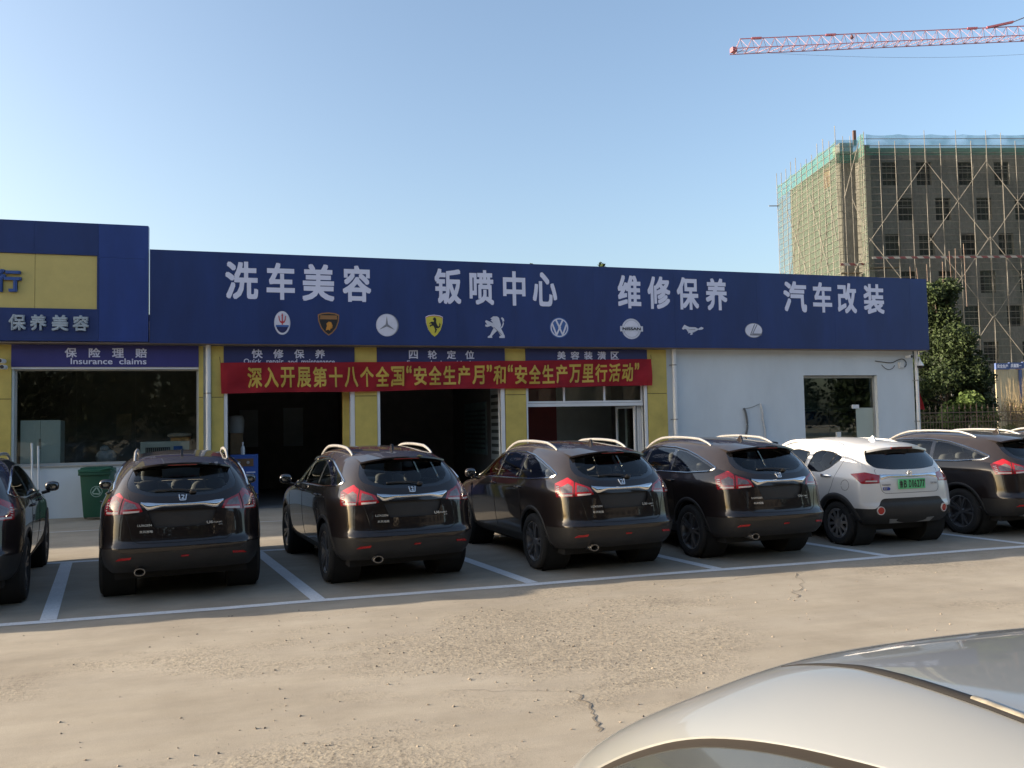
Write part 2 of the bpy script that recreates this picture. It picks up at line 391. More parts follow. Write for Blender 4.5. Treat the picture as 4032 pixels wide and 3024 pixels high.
gar = thing('garage_building', 'long single storey car garage with white walls and three open bays', 'garage', (3, YW, 0))
def holed_wall(mb, x0, x1, z0, z1, y, holes, depth):
    xs = sorted({x0, x1, *[h[0] for h in holes], *[h[1] for h in holes]}); zs = sorted({z0, z1, *[h[2] for h in holes], *[h[3] for h in holes]})
    for i in range(len(xs) - 1):
        for k in range(len(zs) - 1):
            cx_ = (xs[i] + xs[i + 1]) / 2; cz = (zs[k] + zs[k + 1]) / 2
            if any(h[0] < cx_ < h[1] and h[2] < cz < h[3] for h in holes): continue
            mb.add([(xs[i], y, zs[k]), (xs[i + 1], y, zs[k]), (xs[i + 1], y, zs[k + 1]), (xs[i], y, zs[k + 1])], [(0, 1, 2, 3)])
    for a, b, c, d in holes:
        y2 = y + depth
        mb.add([(a, y, c), (a, y, d), (a, y2, d), (a, y2, c)], [(0, 1, 2, 3)]); mb.add([(b, y, c), (b, y2, c), (b, y2, d), (b, y, d)], [(0, 1, 2, 3)])
        mb.add([(a, y, d), (b, y, d), (b, y2, d), (a, y2, d)], [(0, 1, 2, 3)])
        if c > z0: mb.add([(a, y, c), (a, y2, c), (b, y2, c), (b, y, c)], [(0, 1, 2, 3)])
HOLES = [(-5.15, -1.44, 1.14, 3.235), (-0.82, 1.95, 0, 3.3), (2.651, 5.665, 0, 3.3), (6.37, 9.602, 0, 3.3), (14.55, 17.03, 0, 3.06)]
mb = MB(); holed_wall(mb, -48, 18.33, 0, 4.3, YW, HOLES, 0.22)  # left end lengthened out of view for the shadow the building throws
mb.add([(18.33, YW, 0), (18.33, 29, 0), (18.33, 29, 4.3), (18.33, YW, 4.3)], [(0, 1, 2, 3)])
mb.add([(-48, 29, 0), (18.33, 29, 0), (18.33, 29, 4.3), (-48, 29, 4.3)], [(0, 1, 2, 3)])
mb.build('wall', m_white, gar, fix=False)
mb = MB(); mb.box(-48, 18.33, YW + 0.003, 29.2, 4.303, 4.45); mb.build('roof', M('roof felt', (0.12, 0.12, 0.12), 0.9), gar)
mb = MB()
for x in (-1.2, 2.30, 6.05, 10.0, 14.2): mb.box(x - 0.06, x + 0.06, YW + 0.225, 28.9, 0.003, 4.0)
mb.box(-14, 18.2, 27.0, 27.1, 0.003, 4.0)
mb.add([(-14, YW + 0.225, 3.9), (18.2, YW + 0.225, 3.9), (18.2, 28.9, 3.9), (-14, 28.9, 3.9)], [(0, 1, 2, 3)])
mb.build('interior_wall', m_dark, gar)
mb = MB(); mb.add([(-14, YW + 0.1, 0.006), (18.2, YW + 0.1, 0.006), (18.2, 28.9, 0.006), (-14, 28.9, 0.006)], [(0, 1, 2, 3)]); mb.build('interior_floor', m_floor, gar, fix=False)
mb = MB(); mb.box(6.45, 8.2, 23.0, 23.1, 0.01, 3.6); mb.build('partition', M('red interior panel', (0.16, 0.018, 0.02), 0.6, var=0.1), gar)
mb = MB(); mb.box(8.2, 9.95, 23.0, 23.1, 0.01, 3.6); mb.build('partition', M('grey interior panel', (0.33, 0.36, 0.34), 0.7, var=0.1), gar)
mb = MB(); mb.box(-48, 18.6, YF + 0.02, YW - 0.001, 3.762, 3.772); mb.build('soffit', m_soffit, gar)
mb = MB(); mb.box(14.3, 18.1, 22.3, 22.4, 0.01, 3.85); mb.build('partition', M('teal reflection panel', (0.36, 0.45, 0.45), 0.7, var=0.1), gar)  # added pale sheet behind the door, standing in for teal reflections in its glass
mb = MB(); mb.box(14.3, 18.1, 22.28, 22.298, 1.55, 2.05); mb.build('reflection_band', M('blue reflection band', (0.03, 0.08, 0.20), 0.6), gar)  # painted stand-in for the blue strip reflected in the door glass
# clad pillars
for x0, x1 in ((-5.45, -5.185), (-1.432, -1.335), (-1.163, -0.897), (2.055, 2.580), (5.784, 6.323), (9.701, 10.262)):
    mb = MB(); mb.box(x0, x1, YW - 0.06, YW - 0.001, 0.003, 2.572); mb.box(x0, x1, YW - 0.06, YW - 0.001, 2.588, 3.745)
    mb.cur = 1; mb.box(x0 + 0.003, x1 - 0.003, YW - 0.045, YW - 0.002, 2.571, 2.589)
    mb.build('pillar', [m_yel, M('joint dirt', (0.10, 0.085, 0.05), 0.9)], gar, bevel=0.0)
mb = MB(); mb.box(-48, -5.45, YW - 0.06, YW - 0.001, 0.003, 3.745); mb.build('pillar', m_yel, gar)
# white door frames of the bays
for x0, x1 in ((-0.895, -0.82), (1.95, 2.05), (2.584, 2.651), (5.665, 5.764), (6.331, 6.371), (9.602, 9.686)):
    mb = MB(); mb.box(x0, x1, YW - 0.05, YW + 0.08, 0.004, 3.3); mb.build('door_frame', m_frame, gar, bevel=0.006)
mb = MB(); mb.box(1.80, 1.945, YW + 0.23, YW + 0.5, 0.01, 3.3); mb.build('inner_post', m_yel, gar)

def window(x0, x1, z0, z1, y, fw, joints, pane=None, frame=None, trans=(), bars=()):
    f = MB(); f.box(x0, x0 + fw, y, y + 0.06, z0, z1); f.box(x1 - fw, x1, y, y + 0.06, z0, z1)
    f.box(x0 + fw, x1 - fw, y, y + 0.06, z0, z0 + fw); f.box(x0 + fw, x1 - fw, y, y + 0.06, z1 - fw, z1)
    for b in bars: f.box(b - 0.026, b + 0.026, y + 0.004, y + 0.056, z0 + fw, z1 - fw)
    w = f.build('window_frame', frame or m_frame, gar)
    edges = [x0 + fw] + list(joints) + [x1 - fw]
    for a, b in zip(edges[:-1], edges[1:]):
        p = MB(); p.box(a + 0.004, b - 0.004, y + 0.024, y + 0.034, z0 + fw + 0.002, z1 - fw - 0.002); p.build('pane', pane or m_pane, w)
    return w
m_wfr = M('grey window frame', (0.36, 0.37, 0.36), 0.5, 0.3)
window(-5.148, -1.442, 1.142, 3.233, YW + 0.06, 0.045, (-3.955, -2.76), frame=m_wfr)
mb = MB(); mb.box(-5.185, -1.43, YW - 0.05, YW + 0.055, 3.221, 3.265); mb.build('window_head', m_frame, gar)
mb = MB(); mb.box(-5.16, -1.43, YW - 0.035, YW + 0.055, 1.105, 1.139); mb.build('window_sill', M('stone sill', (0.36, 0.34, 0.31), 0.7), gar)
window(6.372, 9.601, 2.36, 3.295, YW + 0.05, 0.05, (7.388, 8.508), bars=(7.388, 8.508))
mb = MB(); mb.box(6.375, 9.598, YW + 0.03, YW + 0.16, 2.27, 2.352); mb.build('door_lintel', m_frame, gar)
def door_leaf(name, x0, x1, y0, y1, z0, z1, fw=0.055, pane=None):
    a = Vector((x0, y0, 0)); b = Vector((x1, y1, 0)); d = (b - a).normalized(); L_ = (b - a).length
    P = lambda s, z: (a.x + d.x * s, a.y + d.y * s, z)
    f = MB()
    for s, e in ((P(fw / 2, z0), P(fw / 2, z1)), (P(L_ - fw / 2, z0), P(L_ - fw / 2, z1))): f.bar(s, e, fw, 0.05, up=(d.y, -d.x, 0))
    for z in (z0 + fw / 2, z1 - fw / 2, (z0 + z1) / 2 - 0.3): f.bar(P(fw, z), P(L_ - fw, z), 0.05, fw)
    o = f.build(name, m_frame, gar)
    g = MB(); g.bar(P(fw, (z0 + z1) / 2), P(L_ - fw, (z0 + z1) / 2), 0.008, z1 - z0 - 2 * fw); g.build('pane', pane or m_pane, o)
door_leaf('folding_door', 6.40, 6.47, YW + 0.12, YW + 0.8, 0.02, 2.26)
door_leaf('folding_door', 9.13, 9.42, YW + 0.75, YW + 0.16, 0.02, 2.26)
door_leaf('folding_door', 9.45, 9.50, YW + 0.85, YW + 0.16, 0.02, 2.26)
door_leaf('folding_door', 9.53, 9.56, YW + 0.85, YW + 0.16, 0.02, 2.26)
# glass shop door on the right of the white wall
gd = MB(); gd.box(14.551, 14.60, YW + 0.12, YW + 0.2, 0.01, 3.055); gd.box(16.975, 17.029, YW + 0.12, YW + 0.2, 0.01, 3.055); gd.box(14.60, 16.975, YW + 0.12, YW + 0.2, 2.985, 3.055)
gdo = gd.build('glass_door', m_wfr, gar)
for x0, x1, z0, z1 in ((14.604, 16.37, 2.135, 2.98), (16.385, 16.971, 2.135, 2.98), (14.604, 15.46, 0.02, 2.12), (15.47, 16.37, 0.02, 2.12)):
    p = MB(); p.box(x0, x1, YW + 0.15, YW + 0.16, z0, z1); p.build('pane', glass('door glass', (0.74, 0.80, 0.78), 1.0), gdo)
p = MB(); p.box(16.385, 16.971, YW + 0.15, YW + 0.16, 0.02, 2.12); p.build('pane', M('frosted glass', (0.42, 0.47, 0.42), 0.35, var=0.08, vs=1), gdo)
mb = MB(); mb.box(16.24, 16.46, YW + 0.10, YW + 0.148, 2.10, 2.215); mb.build('door_closer', m_frame, gdo, bevel=0.006)
mb = MB(); mb.box(15.66, 15.80, YW + 0.09, YW + 0.148, 1.28, 1.44); mb.build('door_sign', M('white card', (0.6, 0.62, 0.62), 0.6), gdo)
for x in (15.36, 15.56):
    mb = MB(); mb.tube([(x, YW + 0.148, 1.22), (x, YW + 0.09, 1.22), (x, YW + 0.09, 0.85), (x, YW + 0.148, 0.85)], 0.016, 8); mb.build('door_handle', m_steel, gdo, smooth=True)

# ------------------------------------------------------------------ signs
SIGN_CH = [('洗', -0.845, -0.135), ('车', 0.05, 0.677), ('美', 0.846, 1.573), ('容', 1.765, 2.43), ('钣', 3.963, 4.62), ('喷', 4.832, 5.45), ('中', 5.688, 6.271),
           ('心', 6.463, 7.109), ('维', 8.783, 9.439), ('修', 9.631, 10.287), ('保', 10.482, 11.127), ('养', 11.339, 11.986), ('汽', 13.751, 14.493),
           ('车', 14.698, 15.323), ('改', 15.512, 16.15), ('装', 16.394, 17.093)]
sg = thing('sign_board', 'long dark blue fascia sign with four white Chinese phrases over car emblems', 'sign', (8, YF, 3.78))
mb = MB(); seams = [-2.425, -0.5, 2.0, 4.5, 6.0, 8.1, 10.4, 12.9, 15.4, 18.0, 18.62]
for a, b in zip(seams[:-1], seams[1:]): mb.box(a + 0.0015, b - 0.0015, YF, YF + 0.12, 3.775, 5.853)
mb.cur = 1; mb.box(-2.42, 18.615, YF + 0.004, YF + 0.13, 3.778, 5.857)
mb.build('panel', [m_blue, M('blue sign edge', (0.03, 0.05, 0.17), 0.5)], sg)
for c, x0, x1 in SIGN_CH:
    mb = MB(); put_text(mb, c, x0, x1, 4.79 if c != '车' else 4.80, 5.655, YF - 0.001, 0.027, 0.004); mb.build('character', m_letter, sg, fix=False)

c_sil = M('silver print', (0.56, 0.58, 0.68), 0.5, var=0.12, vs=6); c_gry = M('grey print', (0.20, 0.21, 0.25), 0.5); c_blk = M('black print', (0.014, 0.014, 0.016), 0.5)
c_gold = M('gold print', (0.28, 0.14, 0.05), 0.5); c_or = M('amber print', (0.50, 0.22, 0.03), 0.5, var=0.3, vs=8); c_red = M('red print', (0.45, 0.03, 0.04), 0.5)
c_yel = M('yellow print', (0.56, 0.50, 0.06), 0.5); c_bl = M('bright blue print', (0.045, 0.12, 0.36), 0.5); c_nv = M('navy print', (0.012, 0.018, 0.09), 0.5); c_wht = M('white print', (0.64, 0.65, 0.76), 0.5)
def emblem(x0, x1, z0, z1, layers):
    """printed emblem: stacked flat shapes given in the unit square (u right, v up)"""
    mb = MB(); mats = []
    for k, (mat, poly) in enumerate(layers):
        if mat not in mats: mats.append(mat)
        mb.cur = mats.index(mat); y = YF - 0.002 - 0.0025 * k
        F = lambda u, v: Vector((x0 + u * (x1 - x0), y, z0 + v * (z1 - z0)))
        if isinstance(poly, tuple): put_text(mb, poly[0], *poly[1:5], 0, poly[5], 0.002, fn=lambda u, w, d: F(u, w) - Vector((0, d, 0)))
        else: mb.prism(poly, F, lambda u, v: F(u, v) + Vector((0, 0.002, 0)))
    mb.build('emblem', mats, sg)
def oval(cx_, cy_, a, b, n=40, t0=0, t1=360): return [(cx_ + a * math.cos(rad(t0 + (t1 - t0) * k / n)), cy_ + b * math.sin(rad(t0 + (t1 - t0) * k / n))) for k in range(n + (0 if t1 - t0 == 360 else 1))]
def ring(cx_, cy_, a, b, w, wb=None):
    wb = wb or w
    return [q for q in oval(cx_, cy_, a, b, 40, 0, 359.9)] + [q for q in reversed(oval(cx_, cy_, a - w, b - wb, 40, 0, 359.9))]
def stroke(a, b, w):
    a = Vector(a); b = Vector(b); d = (b - a).normalized(); n = Vector((-d.y, d.x)) * w / 2
    return [tuple(a - n), tuple(b - n), tuple(b + n), tuple(a + n)]
emblem(0.213, 0.571, 3.992, 4.538, [(c_sil, oval(.5, .5, .5, .5)), (c_wht, oval(.5, .5, .44, .455)), (c_nv, oval(.5, .5, .40, .42, 30, 192, 348)), (c_bl, [(.10, .33), (.90, .33), (.90, .41), (.10, .41)]),
    (c_red, stroke((.5, .42), (.5, .86), .07)), (c_red, [(.26, .80), (.31, .80), (.36, .60), (.48, .55), (.48, .48), (.36, .52), (.30, .62)]), (c_red, [(.74, .80), (.69, .80), (.64, .60), (.52, .55), (.52, .48), (.64, .52), (.70, .62)]), (c_red, [(.44, .80), (.56, .80), (.5, .92)])])
shield = lambda s, t=0.0: [(.5 + (u - .5) * s, .5 + t + (v - .5) * s) for u, v in ((0, .90), (.18, .97), (.5, 1.0), (.82, .97), (1, .90), (.98, .62), (.86, .32), (.68, .12), (.5, 0), (.32, .12), (.14, .32), (.02, .62))]
emblem(1.19, 1.681, 3.982, 4.53, [(c_gold, shield(1)), (c_blk, shield(.88, .005)), (c_gold, [(.10, .70), (.90, .70), (.88, .87), (.12, .87)]), (c_blk, ('AUTOMOBILI', .16, .84, .80, .85, 0)), (c_blk, ('TORO', .22, .78, .72, .77, 0)),
    (c_or, [(.36, .22), (.42, .42), (.40, .52), (.50, .60), (.62, .58), (.68, .44), (.66, .32), (.58, .30), (.56, .22), (.48, .26)])][:3] + [
    (c_or, [(.36, .22), (.42, .42), (.40, .52), (.50, .60), (.62, .58), (.68, .44), (.66, .32), (.58, .30), (.56, .22), (.48, .26)])])
emblem(2.54, 3.066, 3.983, 4.521, [(c_gry, oval(.52, .5, .5, .5)), (c_sil, oval(.48, .5, .485, .5)), (c_wht, oval(.48, .5, .44, .455))] +
       [(c_gry, [(.48 + .06 * math.cos(rad(t + 90)), .5 + .06 * math.sin(rad(t + 90))), (.48 + .40 * math.cos(rad(t)), .5 + .41 * math.sin(rad(t))), (.48 + .06 * math.cos(rad(t - 90)), .5 + .06 * math.sin(rad(t - 90)))]) for t in (90, 210, 330)])
emblem(3.732, 4.151, 3.991, 4.513, [(c_wht, shield(1.02, .01)), (c_red, shield(.98, -.005)), (c_yel, shield(.965, -.025)),
    (c_blk, [(.47, .88), (.55, .90), (.62, .80), (.60, .68), (.64, .58), (.72, .46), (.66, .38), (.58, .40), (.62, .26), (.56, .26), (.50, .40), (.44, .50), (.34, .50), (.24, .44), (.22, .52), (.36, .58), (.26, .62), (.24, .56), (.20, .62), (.34, .70), (.46, .68), (.48, .76), (.40, .80)]),
    (c_blk, [(.66, .44), (.78, .50), (.80, .66), (.86, .56), (.82, .44), (.70, .38)]), (c_blk, stroke((.62, .36), (.52, .18), .06))])
emblem(5.212, 5.708, 3.977, 4.511, [(c_sil, [(.28, .90), (.42, 1.0), (.62, 1.0), (.72, .94), (.76, .80), (.82, .60), (.78, .50), (.92, .26), (1.0, .10), (1.0, 0), (.72, 0), (.72, .07), (.80, .10), (.62, .34), (.48, .22), (.34, .09), (.36, 0), (.12, 0), (.13, .07), (.24, .12), (.36, .34), (.44, .46),
    (.30, .56), (.10, .50), (0, .54), (.02, .62), (.12, .60), (.04, .70), (0, .76), (.06, .82), (.22, .76), (.40, .68), (.36, .76), (.28, .80), (.36, .84)]), (c_sil, [(.80, .50), (.86, .56), (.92, .70), (.88, .84), (.82, .92), (.88, .97), (.97, .90), (.99, .78), (.93, .78), (.97, .66), (.90, .50), (.80, .42)]),
    (c_gry, stroke((.44, .50), (.84, .14), .03))])
emblem(6.894, 7.41, 3.996, 4.517, [(c_bl, oval(.5, .5, .5, .5)), (c_wht, ring(.5, .5, .455, .455, .055)), (c_wht, stroke((.32, .88), (.50, .52), .085)), (c_wht, stroke((.68, .88), (.50, .52), .085)),
    (c_wht, stroke((.12, .70), (.34, .14), .085)), (c_wht, stroke((.88, .70), (.66, .14), .085)), (c_wht, stroke((.34, .14), (.50, .48), .08)), (c_wht, stroke((.66, .14), (.50, .48), .08)), (c_wht, [(.43, .47), (.57, .47), (.57, .53), (.43, .53)])])
emblem(8.82, 9.464, 3.986, 4.524, [(c_sil, oval(.5, .5, .42, .5)), (c_gry, oval(.5, .5, .345, .41)), (c_wht, oval(.5, .5, .335, .40)), (c_sil, [(0, .37), (1, .37), (1, .63), (0, .63)]), (c_blk, ('NISSAN', .10, .90, .43, .57, .03))])
emblem(10.599, 11.248, 4.113, 4.387, [(c_sil, [(0, .60), (.06, .82), (.12, 1.0), (.20, .90), (.34, .78), (.62, .76), (.74, .62), (.82, .74), (.90, .82), (1.0, .70), (.94, .58), (.82, .52), (.74, .52), (.64, .40), (.56, .30), (.46, .22), (.50, .10), (.40, .0), (.36, .10), (.42, .16), (.34, .22), (.26, .14), (.30, .30), (.24, .38), (.22, .52), (.14, .60), (.06, .52)]),
    (c_gry, stroke((.30, .50), (.60, .58), .05))])
emblem(12.499, 13.041, 4.06, 4.465, [(c_gry, oval(.5, .5, .5, .5)), (c_wht, oval(.5, .5, .475, .465)), (c_gry, stroke((.56, .92), (.30, .18), .05)), (c_gry, stroke((.70, .90), (.42, .26), .045)), (c_gry, stroke((.28, .20), (.92, .20), .07)), (c_gry, stroke((.42, .27), (.96, .27), .05))])

tl = thing('sign_board', 'taller blue fascia with a yellow panel above the shop window at the left edge', 'sign', (-7, YF, 3.8))
mb = MB(); YT = YF - 0.02
mb.box(-48, -3.44, YT, YT + 0.18, 3.80, 4.496); mb.box(-48, -6.9, YT, YT + 0.18, 5.668, 6.372); mb.box(-6.897, -4.70, YT, YT + 0.18, 5.668, 6.372); mb.box(-4.697, -3.452, YT, YT + 0.18, 5.668, 6.372)
mb.box(-48, -7.5, YT, YT + 0.18, 4.499, 5.665)
mb.build('panel', m_blue, tl)
mb = MB(); mb.box(-3.437, -2.45, YT, YT + 0.18, 3.80, 5.63); mb.box(-3.449, -2.45, YT, YT + 0.18, 5.633, 6.372); mb.build('panel', m_blue2, tl)
mb = MB(); mb.box(-7.49, -4.687, YT + 0.03, YT + 0.17, 4.50, 5.662); mb.box(-4.679, -3.481, YT + 0.03, YT + 0.17, 4.50, 5.662); mb.build('yellow_panel', M('yellow sign panel', (0.52, 0.43, 0.15), 0.5, var=0.06), tl)
mb = MB(); mb.box(-3.478, -3.442, YT + 0.001, YT + 0.17, 4.50, 5.662); mb.build('panel', m_blue, tl)
mb = MB(); put_text(mb, '行', -5.43, -4.93, 4.825, 5.308, YT + 0.029, 0.03, 0.07); mb.build('character', M('blue acrylic letter', (0.05, 0.10, 0.30), 0.35), tl)
for c, x0, x1 in (('保', -5.151, -4.832), ('养', -4.749, -4.444), ('美', -4.341, -4.025), ('容', -3.939, -3.625)):
    mb = MB(); put_text(mb, c, x0, x1, 4.016, 4.355, YT - 0.001, 0.03, 0.05); mb.build('character', M('grey acrylic letter', (0.36, 0.42, 0.48), 0.4), tl)

m_hdr = M('violet blue sign', (0.030, 0.030, 0.17), 0.5, var=0.08)
m_hdr2 = M('dark blue sign', (0.020, 0.028, 0.12), 0.5, var=0.08)
def header(x0, x1, z0, z1, mat, chars, eng, label, hw):
    t = thing('sign_board', label, 'sign', ((x0 + x1) / 2, YW, z0), 'header signs above the shop window and bays')
    mb = MB(); mb.box(x0, x1, YW - 0.075, YW - 0.001, z0, z1); mb.build('panel', mat, t)
    for c, a, b in chars:
        mb = MB(); put_text(mb, c, a, b, 3.472, 3.682, YW - 0.076, 0.02, 0.01); mb.build('character', m_letter, t)
    for e in eng or ():
        mb = MB(); put_text(mb, *e, YW - 0.076, 0.012, 0.008); mb.build('lettering', m_letter, t)
header(-5.184, -1.433, 3.268, 3.747, m_hdr, [('保', -4.154, -3.919), ('险', -3.683, -3.454), ('理', -3.217, -2.981), ('赔', -2.747, -2.511)], [('Insurance', -4.039, -3.21, 3.325, 3.455), ('claims', -3.075, -2.52, 3.325, 3.455)],
       'violet blue sign reading Insurance claims above the shop window', 1)
header(-0.896, 2.051, 3.20, 3.745, m_hdr2, [('快', -0.284, -0.046), ('修', 0.193, 0.42), ('保', 0.662, 0.892), ('养', 1.138, 1.363)], [('Quick', -0.46, -0.07, 3.325, 3.46), ('repair', 0.04, 0.42, 3.30, 3.455), ('and', 0.52, 0.73, 3.33, 3.455), ('maintenance', 0.82, 1.59, 3.33, 3.455)],
       'blue sign reading Quick repair above the first open bay from left', 1)
header(2.584, 5.78, 3.20, 3.745, m_hdr2, [('四', 3.358, 3.575), ('轮', 3.825, 4.045), ('定', 4.299, 4.522), ('位', 4.763, 4.989)], [('Four', 3.309, 3.64, 3.33, 3.43), ('wheel', 3.77, 4.16, 3.33, 3.43), ('positioning', 4.29, 5.067, 3.30, 3.43)],
       'blue sign with four white characters above the middle open bay', 1)
header(6.326, 9.698, 3.30, 3.745, m_hdr2, [('美', 7.179, 7.403), ('容', 7.542, 7.779), ('装', 7.915, 8.144), ('潢', 8.285, 8.52), ('区', 8.659, 8.885)], None,
       'blue sign with five white characters above the bay with glass transom', 1)

# red cloth banner tied across the three bays
def ban_p(u, v):
    """u 0..1 along, v 0..1 up"""
    x = -0.966 + u * (9.80 + 0.966) + 0.02 * (1 - v) * (1 - 2 * u)
    zt = 3.362 + 0.129 * u - 0.02 * math.sin(math.pi * u); zb = 2.653 + 0.132 * u + 0.012 * math.sin(5 * math.pi * u)
    y = YW - 0.14 + 0.030 * math.sin(23 * u + 3 * v) * (1 - 0.4 * v) + 0.020 * math.sin(57 * u - 5 * v) + 0.010 * math.sin(131 * u + 4 * v) * (1 - v)
    return Vector((x, y, zb + (zt - zb) * v))
bmat = bpy.data.materials.new('red banner cloth'); t_, N_, L_, P_ = nodes(bmat)
P_.inputs['Base Color'].default_value = (0.33, 0.020, 0.032, 1); P_.inputs['Roughness'].default_value = 0.7; P_.inputs['Specular IOR Level'].default_value = 0.2
tr_ = N_.new('ShaderNodeBsdfTransparent'); tr_.inputs[0].default_value = (0.8, 0.10, 0.10, 1); mx_ = N_.new('ShaderNodeMixShader'); mx_.inputs[0].default_value = 0.22
wv = N_.new('ShaderNodeTexNoise'); wv.inputs['Scale'].default_value = 5; mr_ = N_.new('ShaderNodeMapRange'); mr_.inputs[3].default_value = 0.14; mr_.inputs[4].default_value = 0.32
L_.new(wv.outputs['Fac'], mr_.inputs[0]); L_.new(mr_.outputs[0], mx_.inputs[0])
L_.new(P_.outputs[0], mx_.inputs[1]); L_.new(tr_.outputs[0], mx_.inputs[2]); L_.new(mx_.outputs[0], N_['Material Output'].inputs[0])
bn = thing('banner', 'long red cloth banner with yellow Chinese slogan strung across the open bays', 'banner', (4.4, YW - 0.13, 2.65))
mb = MB(); nu, nv = 260, 12
mb.add([ban_p(i / nu, j / nv) for j in range(nv + 1) for i in range(nu + 1)], [(j * (nu + 1) + i, j * (nu + 1) + i + 1, (j + 1) * (nu + 1) + i + 1, (j + 1) * (nu + 1) + i) for j in range(nv) for i in range(nu)])
mb.build('cloth', bmat, bn, smooth=True, fix=False)
slog = '深入开展第十八个全国“安全生产月”和“安全生产万里行活动”'
adv = [0.5 if c in '“”' else 1.0 for c in slog]; tot = sum(adv); u0, u1 = 0.0517, 0.9685; pos = 0
mb = MB()
for c, a in zip(slog, adv):
    ua = u0 + (u1 - u0) * pos / tot; ub = u0 + (u1 - u0) * (pos + a) / tot; pos += a; g = 0.07 * (u1 - u0) / tot
    va, vb = (0.60, 0.86) if c in '“”' else (0.16, 0.84)
    put_text(mb, c, ua + g, ub - g, va, vb, 0, 0.022, 0.004, fn=lambda x, z, d: ban_p(x, z) - Vector((0, 0.006 + d, 0)))
mb.build('lettering', M('yellow banner lettering', (0.50, 0.35, 0.06), 0.6, var=0.08), bn, fix=False)
for u in (0, 1):
    mb = MB(); p = ban_p(u, 1); mb.tube([p, p + Vector(((-1 if u == 0 else 1) * 0.02, 0.06, 0.14))], 0.006, 6); mb.build('tie_cord', m_black, bn)

# ------------------------------------------------------------------ small things on and by the facade
def pipe(x, r, z0, z1, brackets, label, mat=None):
    t = thing('downpipe', label, 'downpipe', (x, YW - r - 0.02, 0), 'white downpipes on the facade')
    mb = MB(); mb.tube([(x, YW - r - 0.02, z0), (x, YW - r - 0.02, z1)], r, 16); mb.build('pipe', mat or m_frame, t, smooth=True)
    for z in brackets:
        b = MB(); b.lathe([(r + 0.002, -0.015), (r + 0.01, -0.015), (r + 0.01, 0.015), (r + 0.002, 0.015)], Matrix.Translation((x, YW - r - 0.02, z)), 16); b.box(x - r - 0.05, x - r, YW - 0.03, YW - 0.002, z - 0.012, z + 0.012)
        b.build('bracket', m_steel, t)
pipe(-1.225, 0.055, 0.01, 3.765, (2.67, 0.9), 'white downpipe between the shop window and the first bay')
pipe(10.48, 0.058, 0.01, 3.765, (3.337, 1.885), 'white downpipe on the white wall beside the last yellow pillar')
pipe(18.385, 0.047, 0.01, 3.765, (2.9, 1.7), 'white downpipe at the right corner of the building below the dome camera')

def cam_bullet(x, z, label, yaw, low):
    t = thing('security_camera', label, 'camera', (x, YW - 0.06, z), 'security cameras on the facade')
    R = Matrix.Translation((x, YW - 0.16, z)) @ Matrix.Rotation(rad(yaw), 4, 'Z') @ Matrix.Rotation(rad(90), 4, 'X')
    mb = MB(); mb.lathe([(0.0, 0.13), (0.05, 0.13), (0.05, -0.06), (0.0, -0.06)][::-1], R, 16); b = mb.build('housing', m_frame, t, smooth=True)
    mb = MB(); mb.lathe([(0.0, 0.134), (0.042, 0.134), (0.042, 0.125)], R, 16); mb.build('lens', m_black, t)
    mb = MB(); mb.tube([(x, YW - 0.13, z), (x, YW - 0.002, z + 0.07)], 0.014, 8); mb.build('bracket', m_frame, t)
cam_bullet(-5.32, 3.38, 'black faced bullet camera at the left edge beside the Insurance claims sign', -10, 0)
cam_bullet(-5.29, 3.25, 'small white bullet camera hanging just below another at the left edge', -5, 0)
cam_bullet(18.03, 3.585, 'small white bullet camera on the white wall left of the dome camera', 0, 0)
t = thing('security_camera', 'white dome camera with black globe on the right corner of the building', 'camera', (18.44, YW - 0.14, 3.36), 'security cameras on the facade')
mb = MB(); mb.lathe([(0.02, 0.17), (0.035, 0.12), (0.075, 0.06), (0.105, 0.0), (0.105, -0.02), (0.09, -0.02)], Matrix.Translation((18.44, YW - 0.15, 3.345)), 20, cap0=True); mb.build('housing', m_frame, t, smooth=True)
mb = MB(); mb.ball((18.44, YW - 0.15, 3.325), (0.085, 0.085, 0.095), 12); mb.build('globe', M('smoked dome', (0.01, 0.01, 0.012), 0.12), t, smooth=True)
mb = MB(); mb.tube([(18.44, YW - 0.15, 3.50), (18.44, YW - 0.15, 3.56), (18.40, YW - 0.02, 3.56)], 0.018, 8); mb.build('bracket', m_frame, t)
def cable(pts, r, label, mat=m_black):
    q = [Vector((x, YW - 0.012 - r, z)) for x, z in pts]; fine = []
    for i in range(len(q) - 1):
        p0 = q[max(i - 1, 0)]; p1 = q[i]; p2 = q[i + 1]; p3 = q[min(i + 2, len(q) - 1)]
        for k in range(6):
            s = k / 6; fine.append(0.5 * (2 * p1 + (p2 - p0) * s + (2 * p0 - 5 * p1 + 4 * p2 - p3) * s * s + (3 * p1 - p0 - 3 * p2 + p3) * s ** 3))
    fine.append(q[-1]); b0 = fine[0]
    mb = MB(); mb.tube(fine, r, 6); tag(mb.build('cable', mat, None, smooth=True, base=b0), label, 'cable', 'loose cables on the white wall')
cable([(16.98, 3.47), (17.25, 3.44), (17.55, 3.42), (17.78, 3.50), (17.95, 3.53), (18.06, 3.45), (18.05, 3.33), (17.93, 3.28), (17.84, 3.31)], 0.011, 'black cable looping down right below the small bullet camera')
cable([(17.2, 3.36), (17.32, 3.26), (17.46, 3.22), (17.58, 3.26), (17.66, 3.34)], 0.008, 'short thin black cable sagging below the longer camera cable')
cable([(18.08, 3.60), (18.2, 3.585), (18.35, 3.60)], 0.007, 'thin cable running from the small camera to the corner pipe')
